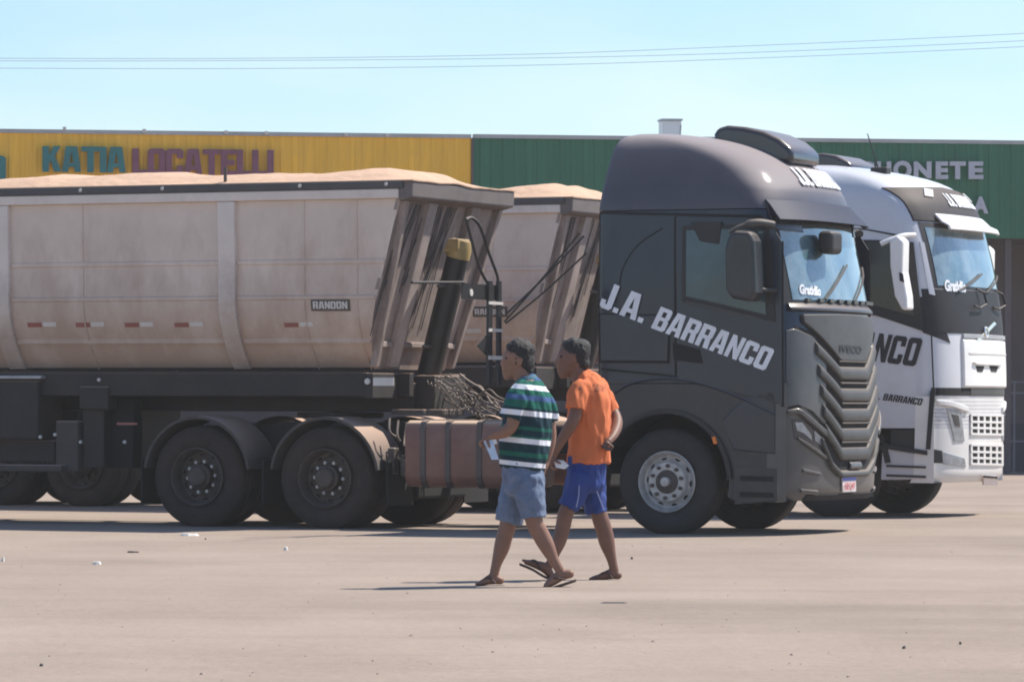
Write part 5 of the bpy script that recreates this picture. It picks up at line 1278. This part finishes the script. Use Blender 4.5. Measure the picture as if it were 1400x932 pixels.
# --- the man in the striped polo
S = Fig(31.1)
base = S.p(716, 801); base.z = 0
man = thing('person', 'man walking in green, navy and white striped polo, faded denim shorts and sandals', 'person', base, 0, tuple(base))
head = [S.chain([(710, 481, 0, 18, 0.070), (708, 489, 0, 20, 0.077), (704, 499, 0, 17, 0.068), (698, 509, 0, 10, 0.045)]),
        S.chain([(697, 484, 0, 8, 0.05), (693, 494, 0, 7, 0.045), (693, 507, 0, 6.5, 0.034), (694, 514, 0, 6, 0.030)]),
        S.chain([(691, 489, 0, 3.5, 0.012), (687, 496, 0, 3.2, 0.016), (688, 500, 0, 2.6, 0.014)]),
        S.chain([(688.5, 504, 0, 2.6, 0.022), (690, 508, 0, 2.6, 0.022)]),
        S.chain([(711, 490, -0.078, 4.2, 0.010), (710, 498, -0.074, 3.0, 0.009)])]
neck = [S.chain([(709, 502, 0, 12, 0.058), (717, 520, 0, 13, 0.066), (721, 534, 0, 17, 0.10)])]
tor = [S.chain([(723, 532, 0, 18, 0.13), (720, 565, 0, 24, 0.14), (716, 610, 0, 25, 0.14), (714, 650, 0, 23, 0.14)])]
near_arm = [S.chain([(712, 536, -0.17, 10, 0.052), (704, 562, -0.20, 9.5, 0.048), (700, 581, -0.21, 8.6, 0.044), (690, 590, -0.20, 8.4, 0.042), (677, 594, -0.18, 6.6, 0.034), (668, 597, -0.17, 5.2, 0.027)])]
far_arm = [S.chain([(731, 540, 0.17, 10, 0.052), (747, 570, 0.20, 9, 0.046), (753, 592, 0.21, 8, 0.042), (751, 612, 0.20, 7, 0.036), (747, 630, 0.19, 5, 0.027)])]
legs = [S.chain([(721, 652, -0.075, 16, 0.06), (725, 685, -0.09, 14, 0.07), (731, 714, -0.095, 12, 0.062), (738, 728, -0.095, 12, 0.056), (747, 745, -0.10, 11, 0.053), (757, 765, -0.10, 7.5, 0.040), (766, 780, -0.10, 6.5, 0.034)]),
        S.chain([(711, 652, 0.075, 16, 0.06), (702, 685, 0.085, 14, 0.07), (695, 715, 0.085, 12, 0.062), (690, 732, 0.085, 11.5, 0.056), (686, 748, 0.085, 11, 0.053), (679, 770, 0.085, 7.2, 0.040), (675, 787, 0.085, 6.5, 0.034)])]
feet = [S.chain([(779, 784, -0.10, 6.0, 0.032), (767, 786, -0.10, 7.5, 0.034), (755, 794, -0.10, 6.5, 0.042), (747, 800, -0.10, 4.0, 0.045)]),
        S.chain([(684, 793, 0.085, 5.5, 0.032), (673, 791, 0.085, 7.5, 0.034), (662, 795, 0.085, 4.8, 0.042), (654, 797.5, 0.085, 3.2, 0.044)])]
for k in range(4):
    feet.append(S.chain([(748, 799.5, -0.135 + 0.022 * k, 2.2, 0.011), (744 + 0.6 * k, 802, -0.135 + 0.022 * k, 1.9, 0.010)]))
    feet.append(S.chain([(656, 797, 0.05 + 0.022 * k, 2.2, 0.011), (651 + 0.6 * k, 798, 0.05 + 0.022 * k, 1.9, 0.010)]))
hands = hand(S, (668, 597), (661, 601), [(656, 604, 659, 609), (656, 605, 659, 610), (657, 606, 660, 611), (658, 607, 661, 611)], (666, 601, 668, 607, 669, 611), -0.165)
hands += hand(S, (747, 630), (745, 640), [(744, 646, 741, 651), (744, 647, 741, 652), (744, 647, 741, 652), (744, 646, 741, 650)], (746, 637, 741, 643, 739, 647), 0.19)
blob('body', head + neck + tor + near_arm + far_arm + legs + feet + hands, 0.0058, SK, man, 3)
blob('hair', [S.chain([(712, 480, 0, 20.5, 0.080), (714, 488, 0, 18.5, 0.081), (720, 499, 0, 12, 0.070), (722, 505, 0, 8, 0.055)]),
              S.chain([(699, 474, 0, 7, 0.055), (708, 471, 0, 9, 0.062)]), S.chain([(708, 489, -0.066, 5, 0.014), (707, 497, -0.066, 2.6, 0.010)])], 0.006, HAIR, man, 2, noise=0.0055, nscale=34)
eb = MB()
for x, y, d in ((692.5, 489.5, -0.040), (692.0, 489.5, 0.040)):
    c = S.p(x, y, d); eb.lathe([(0.0005, -0.012), (0.009, -0.007), (0.012, 0), (0.009, 0.007), (0.0005, 0.012)], 10, tuple(c))
eb.build('eyes', EYE, man)
ang = R(9)
zlo, zhi = S.p(715, 645).z, S.p(720, 512).z
def band(p):
    z = p.z - (p.x - S.p(718, 580).x) * -0.10
    return min(0.999, max(0.0, (z - zlo) / (zhi - zlo)))
shirt = [S.chain([(719, 519, 0, 14, 0.075), (722, 530, 0, 23, 0.155), (722, 548, 0, 30, 0.195), (721, 570, 0, 32.5, 0.20), (718, 598, 0, 34, 0.19), (716, 622, 0, 33, 0.178), (714, 640, 0, 31.5, 0.172)], 0.5, 0.0),
         S.chain([(714, 533, -0.14, 14, 0.08), (704, 552, -0.195, 16, 0.075), (698, 572, -0.21, 15, 0.070)], 0.8, 0.0),
         S.chain([(730, 533, 0.14, 14, 0.08), (745, 556, 0.195, 14, 0.075), (751, 576, 0.21, 12.5, 0.066)], 0.8, 0.0)]
blob('polo_shirt', shirt, 0.008, stripes(), man, 4, noise=0.020, nscale=7, band=band, aniso=(1.6, 1.6, 0.8))
blob('shirt_collar', [S.chain([(718, 515, 0, 14.5, 0.078), (720, 522, 0, 17, 0.098)], 0, 0)], 0.006, mat('collar_cloth', (0.06, 0.14, 0.19), 0.9, 0, 0.1, 10), man, 3)
blob('denim_shorts', [S.chain([(715, 632, 0, 29, 0.165), (715, 650, 0, 29.5, 0.168), (715, 668, 0, 27, 0.160)], 0.0, 0.5),
                      S.chain([(722, 656, -0.085, 22, 0.10), (726, 685, -0.095, 19.5, 0.100), (729, 708, -0.098, 18.5, 0.098)], 0.6, 0.0),
                      S.chain([(709, 656, 0.085, 22, 0.10), (701, 690, 0.088, 20, 0.100), (695, 714, 0.09, 18.5, 0.098)], 0.6, 0.0)], 0.008, DENIM, man, 4, noise=0.018, nscale=9, aniso=(1.2, 1.2, 0.8))
sandal(S, man, [(788, 791), (770, 797), (756, 801.5), (743, 805)], -0.10, ((773, 792), (758, 790), (749, 799)))
sandal(S, man, [(690, 799.5), (676, 799.8), (662, 800), (649, 800)], 0.085, ((678, 797), (667, 789), (656, 796)))
pb = S.p(671, 612, -0.17)
pp = thing('folded_paper', 'pale blue and white folded paper held in the hand of the striped man', 'paper', pb, 0, tuple(pb))
MB().ext([S.p(660, 600, -0.20), S.p(674, 603, -0.20), S.p(682, 628, -0.20), S.p(672, 628, -0.20)], [S.p(660, 600, -0.196), S.p(674, 603, -0.196), S.p(682, 628, -0.196), S.p(672, 628, -0.196)]).build('sheet', PAPERB, pp)
MB().ext([S.p(663, 598, -0.192), S.p(677, 597, -0.186), S.p(680, 606, -0.18), S.p(668, 610, -0.190)], [S.p(663, 598, -0.188), S.p(677, 597, -0.182), S.p(680, 606, -0.176), S.p(668, 610, -0.186)]).build('sheet', PAPER, pp)

# --- the man in the orange shirt
O = Fig(32.2)
base = O.p(800, 793); base.z = 0
man2 = thing('person', 'man in plain orange T-shirt, royal blue shorts and sandals with one arm behind his back', 'person', base, 0, tuple(base))
head = [O.chain([(786, 479, 0, 18, 0.068), (784, 488, 0, 20, 0.075), (779, 499, 0, 17, 0.066), (773, 508, 0, 10, 0.044)]),
        O.chain([(772, 482, 0, 8, 0.05), (768, 492, 0, 7, 0.045), (768, 505, 0, 6.5, 0.034), (770, 512, 0, 6, 0.030)]),
        O.chain([(766, 488, 0, 3.4, 0.012), (761.5, 494.5, 0, 3.2, 0.016), (763, 499, 0, 2.6, 0.014)]),
        O.chain([(784, 485, -0.076, 4.2, 0.010), (783, 494, -0.072, 3.0, 0.009)])]
neck = [O.chain([(787, 500, 0, 11.5, 0.056), (793, 517, 0, 12.5, 0.064), (800, 531, 0, 17, 0.10)])]
tor = [O.chain([(803, 530, 0, 18, 0.13), (805, 565, 0, 22, 0.14), (806, 610, 0, 23, 0.14), (804, 645, 0, 22, 0.14)])]
arms = [O.chain([(792, 534, -0.17, 10, 0.050), (789, 556, -0.20, 9.0, 0.046), (784, 574, -0.22, 8.5, 0.044), (776, 588, -0.21, 8.2, 0.042), (766, 605, -0.19, 6.6, 0.035), (758, 620, -0.17, 5.0, 0.026)]),
        O.chain([(818, 536, 0.15, 10, 0.050), (833, 556, 0.20, 9, 0.046), (842, 571, 0.16, 8.2, 0.042), (843, 583, 0.08, 7.8, 0.040), (838, 596, -0.05, 6.0, 0.033), (832, 603, -0.12, 4.6, 0.026)])]
legs = [O.chain([(794, 651, -0.075, 14, 0.06), (784, 680, -0.09, 11, 0.064), (774, 700, -0.095, 11, 0.060), (770, 718, -0.095, 10.5, 0.054), (765, 738, -0.10, 9.8, 0.050), (758, 757, -0.10, 7, 0.039), (752, 771, -0.10, 6.2, 0.033)]),
        O.chain([(811, 651, 0.075, 14, 0.06), (813, 680, 0.085, 10.5, 0.064), (820, 706, 0.085, 11.5, 0.060), (826, 725, 0.085, 11.5, 0.055), (830, 742, 0.085, 10.8, 0.051), (836, 763, 0.085, 7, 0.039), (840, 780, 0.085, 6.2, 0.033)])]
feet = [O.chain([(752, 784, -0.10, 5.6, 0.031), (745, 776, -0.10, 7.0, 0.034), (732, 771, -0.10, 5.4, 0.041), (720, 768, -0.10, 3.6, 0.044)]),
        O.chain([(845, 786, 0.085, 5.5, 0.031), (836, 784, 0.085, 7.2, 0.034), (822, 788, 0.085, 4.8, 0.041), (811, 790, 0.085, 3.2, 0.044)])]
for k in range(4):
    feet.append(O.chain([(721, 768, -0.135 + 0.022 * k, 2.2, 0.011), (715 + 0.6 * k, 765.5, -0.135 + 0.022 * k, 1.9, 0.010)]))
    feet.append(O.chain([(812, 790, 0.05 + 0.022 * k, 2.2, 0.011), (806.5 + 0.6 * k, 790.8, 0.05 + 0.022 * k, 1.9, 0.010)]))
hands = hand(O, (758, 620), (754, 630), [(754, 637, 760, 640), (754, 638, 760, 641), (755, 638, 761, 641), (756, 637, 761, 640)], (757, 626, 762, 631, 766, 633), -0.165)
hands += hand(O, (832, 603), (827, 608), [(829, 613, 835, 613), (829, 614, 835, 614), (829, 614, 834, 614), (828, 613, 833, 613)], (829, 605, 834, 608, 838, 611), -0.15)
blob('body', head + neck + tor + arms + legs + feet + hands, 0.0058, SK2, man2, 3)
blob('hair', [O.chain([(788, 478, 0, 20.5, 0.080), (791, 486, 0, 18.5, 0.081), (796, 496, 0, 11, 0.068)]), O.chain([(777, 472, 0, 8, 0.055), (784, 469.5, 0, 9, 0.06)]), O.chain([(783, 483, -0.062, 4.5, 0.014), (782, 491, -0.064, 2.4, 0.010)])], 0.006, HAIR, man2, 2, noise=0.004, nscale=40)
eb = MB()
for x, y, d in ((767.5, 487.5, -0.040), (767.0, 487.5, 0.040)):
    c = O.p(x, y, d); eb.lathe([(0.0005, -0.012), (0.009, -0.007), (0.012, 0), (0.009, 0.007), (0.0005, 0.012)], 10, tuple(c))
eb.build('eyes', EYE, man2)
blob('shirt', [O.chain([(797, 514, 0, 12.5, 0.070), (802, 524, 0, 22, 0.15), (805, 542, 0, 27, 0.185), (806, 565, 0, 28.5, 0.18), (805.5, 600, 0, 28.5, 0.168), (805, 625, 0, 29.5, 0.170), (805, 633, 0, 29.5, 0.170)], 0.5, 0.0),
               O.chain([(795, 531, -0.13, 13.5, 0.08), (789, 546, -0.19, 15, 0.074), (786, 560, -0.21, 14.5, 0.070)], 0.8, 0.0),
               O.chain([(817, 531, 0.13, 13.5, 0.08), (829, 548, 0.18, 13, 0.072), (834, 562, 0.20, 12.5, 0.066)], 0.8, 0.0)], 0.008, ORANGE, man2, 4, noise=0.020, nscale=6.5, aniso=(1.9, 1.6, 0.6),
     band=lambda p: 0.75 if (O.p(811, 0).x < p.x < O.p(832, 0).x and O.p(0, 533).z < p.z < O.p(0, 523).z and p.y < O.Y) else 0.0)
for line in ([(793, 646, -0.172), (792, 662, -0.190), (791, 678, -0.192), (788, 693, -0.188)], [(815, 668, -0.10), (820, 682, -0.085), (826, 697, -0.05)]):
    MB().tube(smoothline([O.p(x, y, d) for x, y, d in line], 5), 0.0045, 6).build('piping', PIPE, man2, smooth=60)
blob('shorts', [O.chain([(803, 624, 0, 26.5, 0.160), (802, 645, 0, 27, 0.162), (801, 662, 0, 25.5, 0.155)], 0.0, 0.5),
                O.chain([(794, 650, -0.085, 19, 0.10), (785, 675, -0.092, 16, 0.095), (777, 693, -0.095, 14, 0.092)], 0.6, 0.0),
                O.chain([(809, 650, 0.085, 19, 0.10), (813, 680, 0.088, 16, 0.095), (816, 701, 0.09, 14.5, 0.092)], 0.6, 0.0)], 0.008, BLUE, man2, 4, noise=0.017, nscale=9, aniso=(1.4, 1.4, 0.7))
sandal(O, man2, [(755, 791), (742, 785), (727, 776), (710, 769)], -0.10, ((740, 780), (732, 766), (721, 768)))
sandal(O, man2, [(850, 792.5), (836, 793), (822, 793.3), (802, 793.3)], 0.085, ((838, 790), (827, 782), (815, 789)))
pb = O.p(768, 634, -0.2)
pp = thing('folded_paper', 'white folded papers hanging from the hand of the orange shirted man', 'paper', pb, 0, tuple(pb))
for k, (x, y) in enumerate(((0, 0), (2, -2))):
    d = -0.185 + 0.008 * k
    q = [(757 + x, 630 + y), (768 + x, 631 + y), (776 + x, 638 + y), (772 + x, 641 + y), (760 + x, 639 + y)]
    MB().ext([O.p(a, c, d) for a, c in q], [O.p(a, c, d + 0.004) for a, c in q]).build('sheet', PAPER, pp)
pb = O.p(831, 612, -0.16)
ph = thing('mobile_phone', 'dark mobile phone held behind the back of the orange shirted man', 'phone', pb, 0, tuple(pb))
q = [(822, 607), (836, 612), (836, 617), (823, 612)]
MB().ext([O.p(a, c, -0.205) for a, c in q], [O.p(a, c, -0.135) for a, c in q]).build('case', PHONE, ph, bevel=0.004)

# ------------------------------------------------------------------ litter and grit on the ground
def on_ground(px, py):
    a, b = ray(px, py); Y = CAM_H / -b; return Vector((a * Y, Y, 0))
peb = MB(); rnd = random.Random(11)
for k in range(170):
    px, py = rnd.uniform(-40, 1440), 724 + 215 * rnd.random() ** 0.8
    c = on_ground(px, py); r_ = rnd.uniform(0.004, 0.011) * (1 if rnd.random() < 0.95 else 1.8)
    vs = []
    for t in range(5): 
        a = 2 * math.pi * t / 5 + rnd.random(); vs.append((c.x + r_ * math.cos(a) * rnd.uniform(0.7, 1.3), c.y + r_ * math.sin(a) * rnd.uniform(0.7, 1.3), -0.003))
    vs.append((c.x, c.y, r_ * rnd.uniform(0.5, 0.9)))
    peb.add(vs, [(t, (t + 1) % 5, 5) for t in range(5)])
pe = peb.build('gravel', mat('brown_grit', (0.26, 0.20, 0.165), 0.9, 0, 0.5, 3)); pe['kind'] = 'stuff'
SCR = mat('scrap_white', (0.72, 0.68, 0.62), 0.8, 0, 0.1, 10)
DRK = mat('scrap_dark', (0.06, 0.05, 0.045), 0.8, 0, 0.2, 10)
for px, py, w_, h_, m_, nm, lab, cat in ((132, 771, 0.09, 0.02, SCR, 'paper_scrap', 'small white scrap lying by the left end of the wheel track', 'scrap'), (258, 732, 0.22, 0.02, SCR, 'paper_scrap', 'long pale scrap beside the shadow of the rear wheels', 'scrap'),
                                     (391, 752, 0.04, 0.03, SCR, 'paper_scrap', 'tiny white scrap on the ground below the second rear wheel', 'scrap'), (4, 767, 0.03, 0.03, SCR, 'paper_scrap', 'tiny white scrap at the left picture edge', 'scrap'),
                                     (183, 755, 0.13, 0.012, DRK, 'dark_stick', 'thin dark stick lying on the dusty ground at left', 'stick'), (840, 824, 0.24, 0.006, DRK, 'dark_stick', 'thin flat dark stick on the ground below the orange shirted man', 'stick'),
                                     (281, 737, 0.02, 0.014, DRK, 'dark_stone', 'small dark stone near the long pale scrap', 'stone'), (864, 764, 0.022, 0.02, DRK, 'dark_stone', 'small dark stone right of the orange shirted man', 'stone'),
                                     (1236, 886, 0.022, 0.014, DRK, 'dark_stone', 'dark stone on the bare ground, the lower of the right pair', 'stone'), (1313, 880, 0.014, 0.014, DRK, 'dark_stone', 'dark stone furthest right on the bare ground', 'stone'),
                                     (57, 910, 0.022, 0.012, DRK, 'dark_stone', 'dark stone in the lower left corner of the ground', 'stone')):
    c = on_ground(px, py); ORG['tmp'] = tuple(c)
    b = MB(); rn = random.Random(int(px))
    pts = [(c.x + w_ / 2 * math.cos(t) * rn.uniform(0.75, 1.1), c.y + max(0.03, w_ * 0.25) * math.sin(t) * rn.uniform(0.7, 1.1)) for t in [k * math.pi / 4 for k in range(8)]]
    b.ext([(x, y, -0.002) for x, y in pts], [(lerp(c.x, x, 0.75), lerp(c.y, y, 0.75), h_ * rn.uniform(0.7, 1.2)) for x, y in pts])
    b.v = [(x - c.x, y - c.y, z) for x, y, z in b.v]
    o = b.build(nm, m_); o.location = c; tag(o, lab, cat)

# ------------------------------------------------------------------ dusty air over the yard
hz = MB().box(-640, -240, -1.0, 640, 840, 16.0)
hm = bpy.data.materials.new('dusty_air'); hm.use_nodes = True; hn = hm.node_tree
for n_ in list(hn.nodes):
    if n_.type == 'BSDF_PRINCIPLED': hn.nodes.remove(n_)
pv = hn.nodes.new('ShaderNodeVolumePrincipled'); pv.inputs['Color'].default_value = (0.96, 0.92, 0.88, 1); pv.inputs['Density'].default_value = 0.0006; pv.inputs['Anisotropy'].default_value = 0.2
hn.links.new(pv.outputs[0], hn.nodes['Material Output'].inputs['Volume'])
hzo = hz.build('haze', hm); hzo['kind'] = 'stuff'
